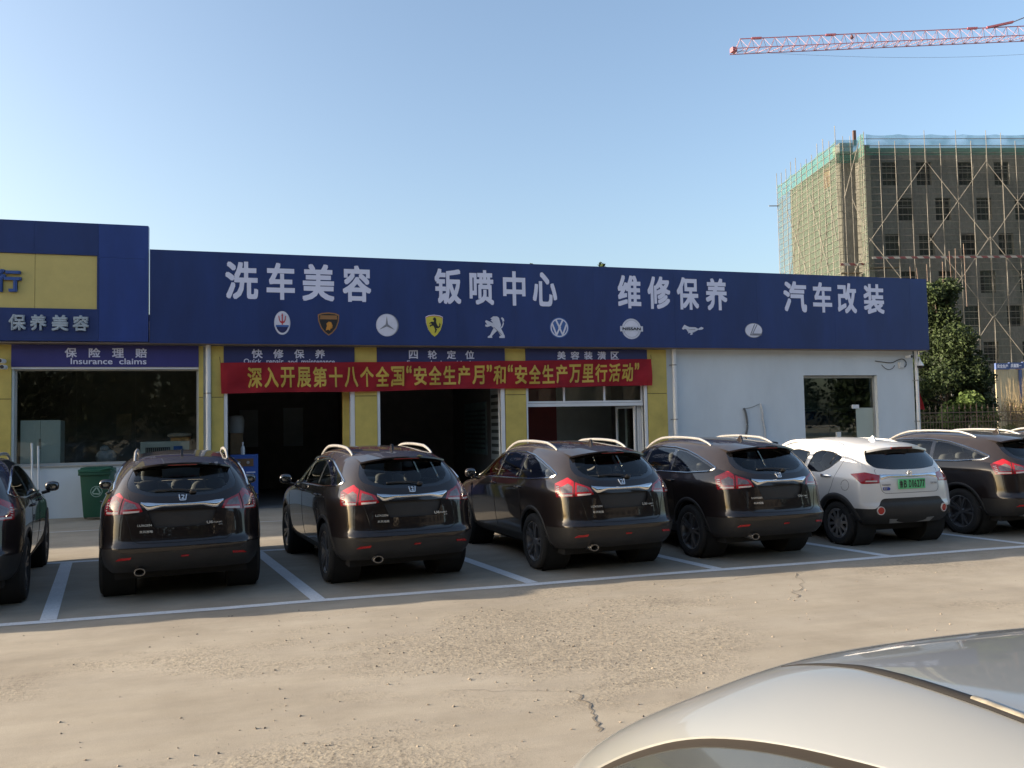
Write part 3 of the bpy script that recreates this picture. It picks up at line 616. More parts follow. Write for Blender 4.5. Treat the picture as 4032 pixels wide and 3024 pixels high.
cable([(12.58, 2.155), (12.63, 2.05), (12.67, 1.8), (12.665, 1.6), (12.62, 1.4), (12.63, 1.1)], 0.028, 'thick grey hose hanging from a hook on the white wall', M('grey hose', (0.10, 0.11, 0.12), 0.7))
cable([(13.12, 2.27), (13.16, 2.1), (13.18, 1.86), (13.22, 1.6), (13.25, 1.2)], 0.022, 'pale hose with dark top hanging beside the grey hose', M('pale hose', (0.45, 0.47, 0.50), 0.6, var=0.4, vs=2))
cable([(12.6, 2.14), (12.85, 2.18), (13.1, 2.27)], 0.005, 'thin string tied between the two hanging hoses')
mb = MB(); mb.box(17.8, 17.96, YW - 0.06, YW - 0.002, 3.27, 3.45); tag(mb.build('junction_box', M('pale plastic box', (0.56, 0.57, 0.57), 0.5), None, base=(17.88, YW, 3.27), bevel=0.008), 'pale junction box on the wall inside the cable loop', 'junction box')

# poles leaning by the window
for x, z1, lb in ((-4.78, 1.63, 'thinner-topped white pole standing left of its twin before the window'), (-4.66, 1.57, 'white pole standing right of its twin before the window')):
    mb = MB(); mb.tube([(x + 0.04, YW - 0.10, 0.0), (x, YW - 0.06, z1)], 0.021, 10); tag(mb.build('pole', m_frame, None, smooth=True, base=(x, YW - 0.1, 0)), lb, 'pole', 'white poles in front of the shop window')

# boxed unit by the white wall, behind the white car
t = thing('outdoor_unit', 'low white boxed unit with a dark cloth on top against the white wall', 'appliance', (13.35, 19.75, 0))
mb = MB(); mb.box(12.95, 13.75, 19.5, 19.95, 0.06, 1.16); mb.build('body', m_frame, t, bevel=0.015)
mb = MB(); mb.lathe([(0.30, -0.01), (0.30, 0.006), (0.27, 0.012), (0.0, 0.012)], Matrix.Translation((13.28, 19.495, 0.72)) @ Matrix.Rotation(rad(90), 4, 'X'), 28); mb.build('fan_grille', m_steel, t, smooth=True)
mb = MB(); mb.ball((13.2, 19.72, 1.19), (0.20, 0.15, 0.045), 8, 2.4); tag(mb.build('folded_cloth', M('dark cloth', (0.02, 0.02, 0.024), 0.9, var=0.2), None, smooth=True, base=(13.2, 19.72, 1.16)), 'crumpled dark cloth lying on the low white boxed unit', 'cloth')

# wheeled bin
bx, by = -3.41, 19.5
t = thing('wheelie_bin', 'green wheeled rubbish bin standing against the white wall under the window', 'bin', (bx, by, 0))
m_bin = M('green plastic', (0.012, 0.075, 0.042), 0.5, var=0.12)
mb = MB(); w0, w1, d0, d1 = 0.23, 0.285, 0.25, 0.34
mb.add([(bx - w0, by - d0, 0.06), (bx + w0, by - d0, 0.06), (bx + w0, by + d0, 0.06), (bx - w0, by + d0, 0.06), (bx - w1, by - d1, 0.98), (bx + w1, by - d1, 0.98), (bx + w1, by + d1, 0.98), (bx - w1, by + d1, 0.98)],
       [(3, 2, 1, 0), (4, 5, 6, 7), (0, 1, 5, 4), (1, 2, 6, 5), (2, 3, 7, 6), (3, 0, 4, 7)])
mb.build('body', m_bin, t, bevel=0.03, smooth=True)
mb = MB(); mb.box(bx - 0.31, bx + 0.31, by - 0.37, by + 0.35, 0.94, 1.0); mb.build('rim', m_bin, t, bevel=0.012, smooth=True)
mb = MB(); mb.box(bx - 0.31, bx + 0.31, by - 0.38, by + 0.36, 1.003, 1.07); mb.box(bx - 0.28, bx + 0.25, by - 0.3, by + 0.3, 1.07, 1.10); mb.tube([(bx + 0.12, by - 0.4, 1.05), (bx + 0.30, by - 0.42, 1.09), (bx + 0.36, by - 0.36, 1.04)], 0.022, 8)
mb.build('lid', M('green lid', (0.016, 0.10, 0.06), 0.45, var=0.12), t, bevel=0.012, smooth=True)
for s in (-1, 1):
    mb = MB(); mb.lathe([(0.0, -0.025), (0.1, -0.025), (0.1, 0.025), (0.0, 0.025)], Matrix.Translation((bx + s * 0.27, by + 0.24, 0.1)) @ Matrix.Rotation(rad(90), 4, 'Y'), 20); mb.build('wheel', m_black, t, smooth=True)
mb = MB(); P3 = lambda u, v: Vector((bx + u, by - d0 - (v - 0.06) * (d1 - d0) / 0.92 - 0.004, v))
for k in range(3):
    a = rad(90 + 120 * k); mb.prism(stroke((0.03 + 0.085 * math.cos(a), 0.60 + 0.085 * math.sin(a)), (0.03 + 0.085 * math.cos(a + 1.9), 0.60 + 0.085 * math.sin(a + 1.9)), 0.025), P3, lambda u, v: P3(u, v) + Vector((0, 0.003, 0)))
mb.prism(ring(0.03, 0.60, 0.115, 0.115, 0.012), P3, lambda u, v: P3(u, v) + Vector((0, 0.003, 0)))
mb.build('emblem', M('pale print', (0.30, 0.42, 0.36), 0.6), t)

# blue tool cabinet just inside the first bay, with a bottle on it
t = thing('tool_cabinet', 'blue tool cabinet standing just inside the first open bay', 'cabinet', (-0.50, YW + 0.55, 0))
mb = MB(); mb.box(-0.78, -0.16, YW + 0.3, YW + 0.75, 0.01, 1.25); mb.build('body', M('blue enamel', (0.02, 0.075, 0.30), 0.4, var=0.08), t, bevel=0.012)
mb = MB(); mb.box(-0.68, -0.26, YW + 0.285, YW + 0.298, 0.98, 1.16); mb.build('panel', M('brown panel', (0.12, 0.065, 0.03), 0.6), t)
for x in (-0.58, -0.38):
    mb = MB(); mb.lathe([(0.0, 0.02), (0.035, 0.02), (0.035, 0.0)], Matrix.Translation((x, YW + 0.284, 1.07)) @ Matrix.Rotation(rad(90), 4, 'X'), 14); mb.build('knob', m_steel, t, smooth=True)
for z, w in ((0.83, 0.2), (0.78, 0.16), (0.62, 0.1)):
    mb = MB(); mb.box(-0.42, -0.42 + w, YW + 0.29, YW + 0.298, z, z + 0.022); mb.build('printed_strip', c_wht, t)
t = thing('bottle', 'white plastic bottle standing on the blue tool cabinet', 'bottle', (-0.5, YW + 0.5, 1.25))
mb = MB(); mb.lathe([(0.0, 0), (0.045, 0), (0.048, 0.14), (0.03, 0.19), (0.016, 0.21), (0.016, 0.26), (0.0, 0.26)], Matrix.Translation((-0.5, YW + 0.5, 1.252)), 14); mb.build('body', M('white plastic', (0.6, 0.62, 0.62), 0.4), t, smooth=True)
mb = MB(); mb.lathe([(0.019, 0.25), (0.019, 0.29), (0.0, 0.29)], Matrix.Translation((-0.5, YW + 0.5, 1.252)), 12); mb.build('cap', m_frame, t, smooth=True)
t = thing('lathe_stand', 'brown wooden post stand with grey drum behind the blue cabinet', 'stand', (-0.7, YW + 1.4, 0))
mb = MB(); mb.box(-0.80, -0.52, YW + 1.2, YW + 1.6, 0.01, 1.75); mb.build('post', M('old brown wood', (0.16, 0.11, 0.06), 0.8, var=0.25), t)
mb = MB(); mb.lathe([(0.0, 0), (0.17, 0.0), (0.19, 0.1), (0.19, 0.34), (0.16, 0.42), (0.0, 0.44)], Matrix.Translation((-0.68, YW + 1.4, 1.755)), 18); mb.build('drum', M('grey drum', (0.22, 0.26, 0.28), 0.5), t, smooth=True)
# pale wall sheets seen deep in the bays
for i, (x0, x1, y, z0, z1, lb) in enumerate(((0.55, 1.15, 26.9, 1.3, 2.5, 'grey paper sheet on the back wall of the first bay'), (-0.75, -0.2, 26.9, 1.3, 2.45, 'narrow grey sheet at the left of the first bay back wall'))):
    mb = MB(); mb.box(x0, x1, y, y + 0.02, z0, z1); tag(mb.build('wall_sheet', M('grey sheet', (0.42, 0.46, 0.48), 0.8), None, base=(x0, y, z0)), lb, 'poster', 'sheets on the bay back walls')
for (y0, y1, z0, z1, mt, lb) in ((20.9, 22.1, 0.9, 2.9, M('pale wall chart', (0.50, 0.56, 0.56), 0.7, var=0.08), 'tall pale wall chart near the mouth of the middle bay'), (22.6, 25.2, 1.0, 2.5, M('green wall chart', (0.22, 0.30, 0.29), 0.7, var=0.3, vs=4), 'wide dull green wall chart deeper in the middle bay')):
    mb = MB(); mb.box(5.955, 5.985, y0, y1, z0, z1); mb.cur = 1
    for k in range(9): mb.box(5.945, 5.955, y0 + 0.1, y1 - 0.1, z0 + 0.15 + k * (z1 - z0 - 0.3) / 9, z0 + 0.15 + (k + 0.45) * (z1 - z0 - 0.3) / 9)
    tag(mb.build('wall_chart', [mt, M('dark chart print', (0.10, 0.12, 0.12), 0.7)], None, base=(5.97, y0, z0)), lb, 'poster', 'wall charts in the middle bay')

# behind the shop window
t = thing('cabinet', 'white two-door cabinet behind the left end of the shop window', 'cabinet', (-4.72, YW + 0.5, 0))
m_cab = M('frosted white panel', (0.62, 0.70, 0.72), 0.35, var=0.06)
for x0, x1 in ((-5.06, -4.678), (-4.670, -4.285)):
    mb = MB(); mb.box(x0, x1, YW + 0.19, YW + 0.22, 0.02, 2.12); mb.build('door', m_cab, t)
mb = MB(); mb.box(-5.05, -4.29, YW + 0.225, YW + 0.62, 0.01, 2.11); mb.build('body', m_cab, t)
mb = MB(); mb.box(-4.70, -4.665, YW + 0.165, YW + 0.19, 1.5, 1.72); mb.build('handle', m_steel, t)
t = thing('air_conditioner', 'pale grey boxed appliance with dark grille behind the right end of the shop window', 'appliance', (-2.16, YW + 0.5, 0))
mb = MB(); mb.box(-2.69, -1.65, YW + 0.26, YW + 0.75, 0.9, 1.60); mb.build('body', M('grey appliance', (0.55, 0.60, 0.60), 0.5), t, bevel=0.02)
mb = MB(); mb.box(-2.58, -2.06, YW + 0.245, YW + 0.256, 1.05, 1.47); mb.build('grille', m_black, t)
mb = MB()
for k in range(12): mb.box(-2.57 + k * 0.043, -2.555 + k * 0.043, YW + 0.235, YW + 0.244, 1.06, 1.46)
mb.build('bars', m_steel, t)
mb = MB(); mb.box(-1.99, -1.80, YW + 0.24, YW + 0.256, 1.38, 1.49); mb.build('badge', M('blue badge', (0.02, 0.12, 0.50), 0.4), t)
mb = MB(); mb.box(-2.06, -1.66, YW + 0.32, YW + 0.7, 1.603, 1.68); tag(mb.build('cardboard_box', M('orange card', (0.50, 0.24, 0.08), 0.8), None, base=(-1.86, YW + 0.5, 1.603)), 'flat orange cardboard box on the grey appliance in the window', 'box')
mb = MB(); mb.ball((-1.88, YW + 0.5, 1.73), (0.27, 0.17, 0.06), 8, 2.6); tag(mb.build('plastic_bag', M('dusty plastic', (0.40, 0.33, 0.28), 0.5, var=0.25, vs=9), None, smooth=True, base=(-1.88, YW + 0.5, 1.683)), 'crumpled plastic bag lying on the orange cardboard box', 'bag')
mb = MB(); mb.ball((-3.42, YW + 0.5, 1.27), (0.22, 0.2, 0.19), 9, 2.2); mb.ball((-3.45, YW + 0.46, 1.46), (0.1, 0.1, 0.08), 7); tag(mb.build('white_bag', M('dim white cloth', (0.34, 0.36, 0.42), 0.8, var=0.3, vs=8), None, smooth=True, base=(-3.42, YW + 0.5, 1.1)), 'bulging white bag low behind the middle of the shop window', 'bag')
t = thing('desk', 'dark shelf running behind the shop window', 'shelf', (-2.9, YW + 0.55, 0))
mb = MB(); mb.box(-4.2, -1.45, YW + 0.25, YW + 0.95, 0.84, 0.88); mb.build('top', M('dark shelf', (0.09, 0.07, 0.055), 0.6), t)
for x in (-4.15, -2.85, -1.5):
    mb = MB(); mb.box(x - 0.03, x + 0.03, YW + 0.3, YW + 0.9, 0.01, 0.838); mb.build('leg', M('dark shelf', (0.09, 0.07, 0.055), 0.6), t)
mb = MB(); mb.box(-3.6, -3.25, 23.0, 23.03, 1.75, 2.3); tag(mb.build('poster', M('brown poster', (0.30, 0.26, 0.20), 0.8, var=0.3, vs=5), None, base=(-3.4, 23, 1.75)), 'small brown poster dimly seen through the shop window', 'poster')
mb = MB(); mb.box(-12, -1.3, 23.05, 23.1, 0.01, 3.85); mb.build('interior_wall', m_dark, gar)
# ------------------------------------------------------------------ cars
X3, Y3, Z3 = Vector((1, 0, 0)), Vector((0, 1, 0)), Vector((0, 0, 1))
VREAR = (X3, Z3, -Y3)                       # (u axis, v axis, direction the surface faces)
VLEFT = (Y3, Z3, -X3); VRIGHT = (Y3, Z3, X3); VTOP = (X3, Y3, Z3); VFRONT = (X3, Z3, Y3)

FR = (1.0, 0.84, 0.46, 0.0)
SUV = dict(
    sx=[[.70, .78, .80, .77, .765, .76, .735, .675, .59, .53], [.78, .87, .90, .90, .895, .88, .84, .755, .65, .545], [.78, .87, .905, .912, .92, .912, .875, .785, .68, .555]] + [[.78, .87, .905, .912, .92, .912, .878, .79, .685, .565]] * 2 +
       [[.78, .87, .90, .905, .915, .912, .878, .80, .70, .58], [.78, .87, .895, .90, .91, .905, .87, .82, .76, .70], [.78, .87, .90, .905, .91, .90, .87, .82, .77, .72], [.77, .86, .89, .89, .89, .87, .83, .79, .75, .70], [.70, .80, .83, .83, .82, .79, .74, .70, .66, .62]],
    sy=[[-2.08, -2.14, -2.15, -2.11, -2.09, -2.06, -2.0, -1.86, -1.70, -1.62], [-1.85] * 6 + [-1.78, -1.60, -1.42, -1.36], [-1.33] * 6 + [-1.30, -1.18, -1.08, -1.05], [-.85] * 6 + [-.83, -.78, -.72, -.70], [-.3] * 10,
        [.3, .3, .3, .3, .3, .3, .3, .29, .27, .25], [.85, .85, .85, .85, .87, .9, .95, .98, .99, 1.0], [1.35] * 5 + [1.36, 1.38, 1.39, 1.4, 1.4], [1.75] * 5 + [1.77, 1.79, 1.8, 1.8, 1.8], [1.95, 2.0, 2.02, 2.02, 2.02, 2.03, 2.04, 2.05, 2.05, 2.05]],
    sz=[[.33, .42, .60, .66, .80, .98, 1.10, 1.27, 1.40, 1.455], [.30, .38, .58, .65, .80, 1.0, 1.10, 1.28, 1.43, 1.485], [.28, .36, .56, .64, .80, 1.0, 1.09, 1.28, 1.445, 1.51], [.28, .36, .56, .64, .80, .99, 1.08, 1.28, 1.45, 1.522], [.28, .36, .56, .64, .80, .985, 1.07, 1.275, 1.45, 1.522],
        [.28, .36, .56, .64, .80, .98, 1.055, 1.25, 1.42, 1.48], [.27, .35, .54, .62, .78, .94, 1.00, 1.02, 1.03, 1.04], [.27, .35, .52, .60, .74, .88, .95, .98, .99, 1.0], [.28, .36, .5, .58, .7, .82, .88, .91, .925, .93], [.30, .38, .50, .56, .64, .72, .76, .78, .79, .80]],
    ry=[-2.16, -2.29, -2.33, -2.285, -2.265, -2.25, -2.20, -2.05, -1.90, -1.82],
    fy=[2.12, 2.25, 2.31, 2.31, 2.31, 2.30, 2.29, 2.27, 2.24, 2.2],
    tz=[1.50, 1.535, 1.56, 1.58, 1.585, 1.54, 1.075, 1.06, .99, .87], ty=[-1.82, -1.42, -1.08, -.70, -.3, .40, 1.12, 1.45, 1.88, 2.2])

def derive(base, fx, fy, fz, **over):
    d = dict(sx=[[v * fx for v in r] for r in base['sx']], sy=[[v * fy for v in r] for r in base['sy']], sz=[[v * fz for v in r] for r in base['sz']],
             ry=[v * fy for v in base['ry']], fy=[v * fy for v in base['fy']], tz=[v * fz for v in base['tz']], ty=[v * fy for v in base['ty']])
    for k, v in over.items():
        if k in ('sx0', 'sy0', 'sz0', 'sy1', 'sx1', 'sz1'): d[k[:2]][int(k[2])] = v
        else: d[k] = v
    return d

def car_shell(T, crease=(), level=3):
    """box-like cage (sides, tail, nose, top) smoothed into a body; returns a bmesh with its own normals stored in a layer"""
    S_ = len(T['sx']) - 1; R_ = len(T['ry']) - 1; C_ = len(FR) - 1
    V = {}; vl = []
    yb = (0, .62, .93, 1); zb = (0, .52, .90, 1)
    def put(key, p): V[key] = len(vl); vl.append(p)
    for s in (-1, 1):
        for i in range(S_ + 1):
            for j in range(R_ + 1): put(('s', s, i, j), (s * T['sx'][i][j], T['sy'][i][j], T['sz'][i][j]))
    def side(s, i, j): return V[('s', s, i, j)]
    def grid(kind, s, a, k):
        """tail ('r'), nose ('f') row a or top ('t') station a, column k"""
        if kind in 'rf' and a == R_: return grid('t', s, 0 if kind == 'r' else S_, k)
        if k == 0: return side(s, 0, a) if kind == 'r' else side(s, S_, a) if kind == 'f' else side(s, a, R_)
        key = (kind, 0 if k == C_ else s, a, k)
        if key not in V:
            if kind == 't': i, j, yc, zc = a, R_, T['ty'][a], T['tz'][a]
            else: i, j, yc, zc = (0 if kind == 'r' else S_), a, T['ry' if kind == 'r' else 'fy'][a], None
            x0, y0, z0 = T['sx'][i][j], T['sy'][i][j], T['sz'][i][j]
            put(key, (s * x0 * FR[k] if k < C_ else 0.0, y0 + (yc - y0) * yb[k], z0 + ((zc - z0) * zb[k] if zc is not None else 0)))
        return V[key]
    F = []
    for s in (-1, 1):
        q = lambda a, b, c, d: F.append((a, b, c, d) if s > 0 else (d, c, b, a))
        for i in range(S_):
            for j in range(R_): q(side(s, i, j), side(s, i + 1, j), side(s, i + 1, j + 1), side(s, i, j + 1))
            for k in range(C_): q(grid('t', s, i, k), grid('t', s, i + 1, k), grid('t', s, i + 1, k + 1), grid('t', s, i, k + 1))
        for j in range(R_):
            for k in range(C_):
                q(grid('r', s, j, k + 1), grid('r', s, j, k), grid('r', s, j + 1, k), grid('r', s, j + 1, k + 1))
                q(grid('f', s, j, k), grid('f', s, j, k + 1), grid('f', s, j + 1, k + 1), grid('f', s, j + 1, k))
    me = bpy.data.meshes.new('shell'); me.from_pydata(vl, [], F)
    cr = me.attributes.new('crease_edge', 'FLOAT', 'EDGE'); want = {}
    for kind, a0, a1, j, w in crease:
        for s in (-1, 1):
            for a in range(a0, a1):
                if kind == 's': e = (side(s, a, j), side(s, a + 1, j))
                elif kind == 'v': e = (side(s, j, a), side(s, j, a + 1))
                else: e = (grid(kind, s, j, a), grid(kind, s, j, a + 1))
                want[frozenset(e)] = w
    for e in me.edges:
        w = want.get(frozenset(e.vertices))
        if w: cr.data[e.index].value = w
    ob = bpy.data.objects.new('shell', me); COL.objects.link(ob)
    md = ob.modifiers.new('s', 'SUBSURF'); md.levels = level; md.render_levels = level
    me2 = bpy.data.meshes.new_from_object(ob.evaluated_get(bpy.context.evaluated_depsgraph_get()))
    bpy.data.objects.remove(ob); bpy.data.meshes.remove(me)
    bm = bmesh.new(); bm.from_mesh(me2); bpy.data.meshes.remove(me2)
    bm.normal_update(); ly = bm.verts.layers.float_vector.new('nn')
    for v in bm.verts: v[ly] = v.normal
    return bm

def in_poly(p, poly):
    x, y = p; c = False; n = len(poly)
    for i in range(n):
        x0, y0 = poly[i]; x1, y1 = poly[(i + 1) % n]
        if (y0 > y) != (y1 > y) and x < (x1 - x0) * (y - y0) / (y1 - y0) + x0: c = not c
    return c

def carve(bm, poly, view, rim=0.012, keep=False, lim=None, mindot=0.12):
    """cut the outline poly (seen along view) out of the surface; returns the piece as a bmesh. rim: depth of the edge left round the hole"""
    U, Vv, D = view; ly = bm.verts.layers.float_vector['nn']
    u0 = min(p[0] for p in poly) - .03; u1 = max(p[0] for p in poly) + .03; v0 = min(p[1] for p in poly) - .03; v1 = max(p[1] for p in poly) + .03
    def ok(f):
        if f.normal.dot(D) < mindot: return False
        c = f.calc_center_median()
        if lim and not lim(c): return False
        us = [v.co.dot(U) for v in f.verts]; vs = [v.co.dot(Vv) for v in f.verts]
        return max(us) > u0 and min(us) < u1 and max(vs) > v0 and min(vs) < v1
    cand = [f for f in bm.faces if ok(f)]
    n = len(poly)
    for i in range(n):
        a = Vector(poly[i]); b = Vector(poly[(i + 1) % n]); e = b - a
        if e.length < 1e-6: continue
        lo = (min(a.x, b.x) - .004, min(a.y, b.y) - .004); hi = (max(a.x, b.x) + .004, max(a.y, b.y) + .004)
        near = []
        for f in cand:
            us = [v.co.dot(U) for v in f.verts]; vs = [v.co.dot(Vv) for v in f.verts]
            if max(us) > lo[0] and min(us) < hi[0] and max(vs) > lo[1] and min(vs) < hi[1]: near.append(f)
        if not near: continue
        g = set(near)
        for f in near: g.update(f.edges); g.update(f.verts)
        r = bmesh.ops.bisect_plane(bm, geom=list(g), dist=1e-5, plane_co=U * a.x + Vv * a.y, plane_no=(U * e.y - Vv * e.x).normalized())
        cs = set(f for f in cand if f.is_valid); cs.update(x for x in r['geom'] if isinstance(x, bmesh.types.BMFace) and x.is_valid); cand = list(cs)
    inside = [f for f in cand if in_poly((f.calc_center_median().dot(U), f.calc_center_median().dot(Vv)), poly)]
    out = bmesh.new(); lo_ = out.verts.layers.float_vector.new('nn'); mp = {}
    for f in inside:
        vs = []
        for v in f.verts:
            if v not in mp: w = out.verts.new(v.co); w[lo_] = v[ly]; mp[v] = w
            vs.append(mp[v])
        try: out.faces.new(vs)
        except ValueError: pass
    out.normal_update()
    if not keep:
        ins = set(inside); border = [e for f in inside for e in f.edges if any(q not in ins for q in e.link_faces)]
        border = list(set(border))
        bmesh.ops.delete(bm, geom=inside, context='FACES')
        border = [e for e in border if e.is_valid and len(e.link_faces) == 1]
        if rim and border:
            r = bmesh.ops.extrude_edge_only(bm, edges=border)
            for v in r['geom']:
                if isinstance(v, bmesh.types.BMVert): v.co -= v[ly].normalized() * rim
    return out

def shell_obj(name, bm, mats, parent, push=0.0, skirt=0.0):
    ly = bm.verts.layers.float_vector['nn']
    if push:
        for v in bm.verts: v.co += v[ly].normalized() * push
    if skirt:
        es = [e for e in bm.edges if len(e.link_faces) == 1]; r = bmesh.ops.extrude_edge_only(bm, edges=es)
        for v in r['geom']:
            if isinstance(v, bmesh.types.BMVert): v.co -= v[ly].normalized() * skirt
    me = bpy.data.meshes.new(name); bm.verts.index_update(); nn = [tuple(Vector(v[ly]).normalized()) for v in bm.verts]
    bm.to_mesh(me)
    for p in me.polygons: p.use_smooth = True
    me.normals_split_custom_set_from_vertices(nn)
    if 'nn' in me.attributes: me.attributes.remove(me.attributes['nn'])
    return link_mesh(name, me, mats, parent)

class Skin:
    """the untouched body surface, to lay details on"""
    def __init__(s, bm): s.t = BVHTree.FromBMesh(bm)
    def hit(s, u, v, view, off=0.0):
        U, Vv, D = view; o = U * u + Vv * v + D * 6
        p, n, i, d = s.t.ray_cast(o, -D)
        if p is None:
            p, n, i, d = s.t.find_nearest(U * u + Vv * v + D * 1.5)
        if n.dot(D) < 0: n = -n
        return p + n * off
    def path(s, poly, view, off, step=0.04, closed=False):
        q = [Vector(p) for p in poly]; r = []
        for i in range(len(q) if closed else len(q) - 1):
            a, b = q[i], q[(i + 1) % len(q)]; n = max(1, int((b - a).length / step))
            r += [s.hit(*(a + (b - a) * (k / n)), view, off) for k in range(n)]
        if not closed: r.append(s.hit(*q[-1], view, off))
        return r

def rounded(poly, r=0.03, n=4):
    out = []; m_ = len(poly)
    for i in range(m_):
        p = Vector(poly[i]); a = Vector(poly[i - 1]); b = Vector(poly[(i + 1) % m_])
        ra = min(r, (a - p).length * .45); rb = min(r, (b - p).length * .45)
        s = p + (a - p).normalized() * ra; e = p + (b - p).normalized() * rb
        for k in range(n + 1):
            t = k / n; out.append(tuple(s * (1 - t) ** 2 + p * 2 * t * (1 - t) + e * t * t))
    return out

m_suv = paint('dark brown metallic paint', (0.010, 0.0070, 0.0072), dust=(0.15, 0.135, 0.125), dust_amt=0.18, metal=0.0, spec=0.12)
m_whp = paint('white car paint', (0.62, 0.62, 0.61), dust=(0.5, 0.47, 0.42), dust_amt=0.3, metal=0.0, rough=0.3)
m_slv = paint('silver car paint', (0.25, 0.26, 0.262), dust=(0.26, 0.26, 0.25), dust_amt=0.12, metal=0.6, rough=0.40)
m_chr = M('chrome trim', (0.72, 0.72, 0.72), 0.14, 1.0, var=0.03)
m_mir = M('mirror glass', (0.16, 0.17, 0.18), 0.05, 0.9, var=0.0)
m_rail = M('satin aluminium rail', (0.36, 0.355, 0.35), 0.35, 0.6, var=0.05)
m_plast = M('black textured plastic', (0.017, 0.016, 0.016), 0.55, var=0.2, vs=6, bump=0.1, bs=200)
m_rub = M('tyre rubber', (0.020, 0.019, 0.018), 0.85, var=0.25, vs=5)
m_glossb = M('gloss black', (0.006, 0.006, 0.007), 0.06, coat=1.0, var=0.0)
m_seat = M('dark seat fabric', (0.055, 0.055, 0.058), 0.85, var=0.15)
m_cglass = glass('tinted car glass', (0.80, 0.84, 0.82), 1.25)
m_pglass = glass('privacy glass', (0.05, 0.05, 0.055), 1.8)
m_redl = M('red lamp lens', (0.27, 0.009, 0.013), 0.12, coat=0.8, var=0.25, vs=25)
m_clrl = M('clear lamp lens', (0.13, 0.10, 0.10), 0.15, 0.3, coat=0.8, var=0.35, vs=30)
m_led = M('white lamp bar', (0.46, 0.42, 0.41), 0.25, coat=0.5, var=0.05)
m_refl = M('red reflector', (0.36, 0.012, 0.012), 0.25, var=0.2, vs=40)
m_rim = M('dark alloy', (0.15, 0.15, 0.155), 0.35, 0.6, var=0.1)
m_rimf = M('machined alloy', (0.42, 0.42, 0.43), 0.32, 0.85, var=0.05)
m_badge = M('bright badge', (0.66, 0.67, 0.68), 0.25, 0.7, var=0.03)
m_liner = M('wheel housing', (0.008, 0.008, 0.008), 0.9)

def wheel(parent, x, y, R, w, style, steer=0.0):
    s = 1 if x > 0 else -1
    Mx = Matrix.Translation((x, y, R)) @ Matrix.Rotation(rad(90 * s), 4, 'Y') @ Matrix.Rotation(rad(random.uniform(0, 60)), 4, 'Z')
    r = R * 0.70; h = w / 2
    mb = MB()
    prof = [(r - 0.012, -h * .75), (r + 0.012, -h * .92), (R - 0.05, -h), (R - 0.018, -h * .93), (R - 0.003, -h * .72), (R, -h * .35), (R, h * .35), (R - 0.003, h * .72), (R - 0.018, h * .93), (R - 0.05, h), (r + 0.012, h * .92), (r - 0.012, h * .75)]
    mb.lathe(prof, Mx, 48)
    for g in (-.45, 0, .45):
        mb.lathe([(R + 0.0012, h * g - 0.006), (R + 0.0012, h * g + 0.006)], Mx, 48)
    wh = mb.build('wheel', m_rub, parent, smooth=True)
    mb = MB(); mb.lathe([(r - 0.001, -h * .7), (r - 0.03, -h * .6), (r - 0.03, h * .55), (r - 0.004, h * .82), (r + 0.008, h * .82), (r + 0.008, h * .74)], Mx, 40)
    mb.lathe([(0.0, h * .15), (r - 0.03, h * .1)], Mx, 30)
    rot = lambda a: Mx @ Matrix.Rotation(a, 4, 'Z')
    if style == 'alloy':
        mb.cur = 0
        for k in range(5):
            a = 2 * math.pi * k / 5
            for d in (-.17, .17):
                A = rot(a + d); B = rot(a + d * .45)
                p0 = B @ Vector((0.045, 0, h * .55)); p1 = A @ Vector((r - 0.02, 0, h * .72)); up = (Mx.to_3x3() @ Z3)
                mb.bar(p0, p1, 0.032, 0.03, up=up)
        mb.cur = 1
        for k in range(5):
            a = 2 * math.pi * k / 5
            for d in (-.205, .205):
                p0 = rot(a + d * .6) @ Vector((0.05, 0, h * .62)); p1 = rot(a + d) @ Vector((r - 0.015, 0, h * .80)); mb.bar(p0, p1, 0.017, 0.006, up=(Mx.to_3x3() @ Z3))
        mb.lathe([(r - 0.012, h * .83), (r + 0.004, h * .835)], Mx, 40)
        mb.cur = 0; mb.lathe([(0.0, h * .68), (0.04, h * .68), (0.055, h * .5)], Mx, 20)
        mb.build('rim', [m_rim, m_rimf], wh, smooth=True)
    else:
        mb.cur = 1
        for k in range(10):
            a = 2 * math.pi * k / 10
            mb.bar(rot(a) @ Vector((0.06, 0, h * .66)), rot(a) @ Vector((r - 0.02, 0, h * .80)), 0.042, 0.02, up=(Mx.to_3x3() @ Z3))
        mb.lathe([(0.0, h * .74), (0.075, h * .72), (0.085, h * .6)], Mx, 24); mb.lathe([(r - 0.045, h * .75), (r - 0.03, h * .82), (r + 0.006, h * .82)], Mx, 40)
        mb.build('rim', [m_liner, m_rimf], wh, smooth=True)

def seat(parent, x, y, z0, w, h, recline, headrest=True):
    mb = MB(); c = Vector((x, y, z0)); d = Vector((0, -math.sin(rad(recline)), math.cos(rad(recline))))
    mb.ball(c + d * h / 2, (w / 2, 0.075, h / 2), 10, 3.6)
    mb.ball(c + Vector((0, .26, .0)), (w / 2, .28, .08), 8, 3.6)
    if headrest:
        mb.ball(c + d * (h + .11), (0.135, 0.05, 0.095), 8, 3.2); mb.tube([c + d * (h - .02), c + d * (h + .05)], 0.02, 6)
    mb.build('seat', m_seat, parent, smooth=True)

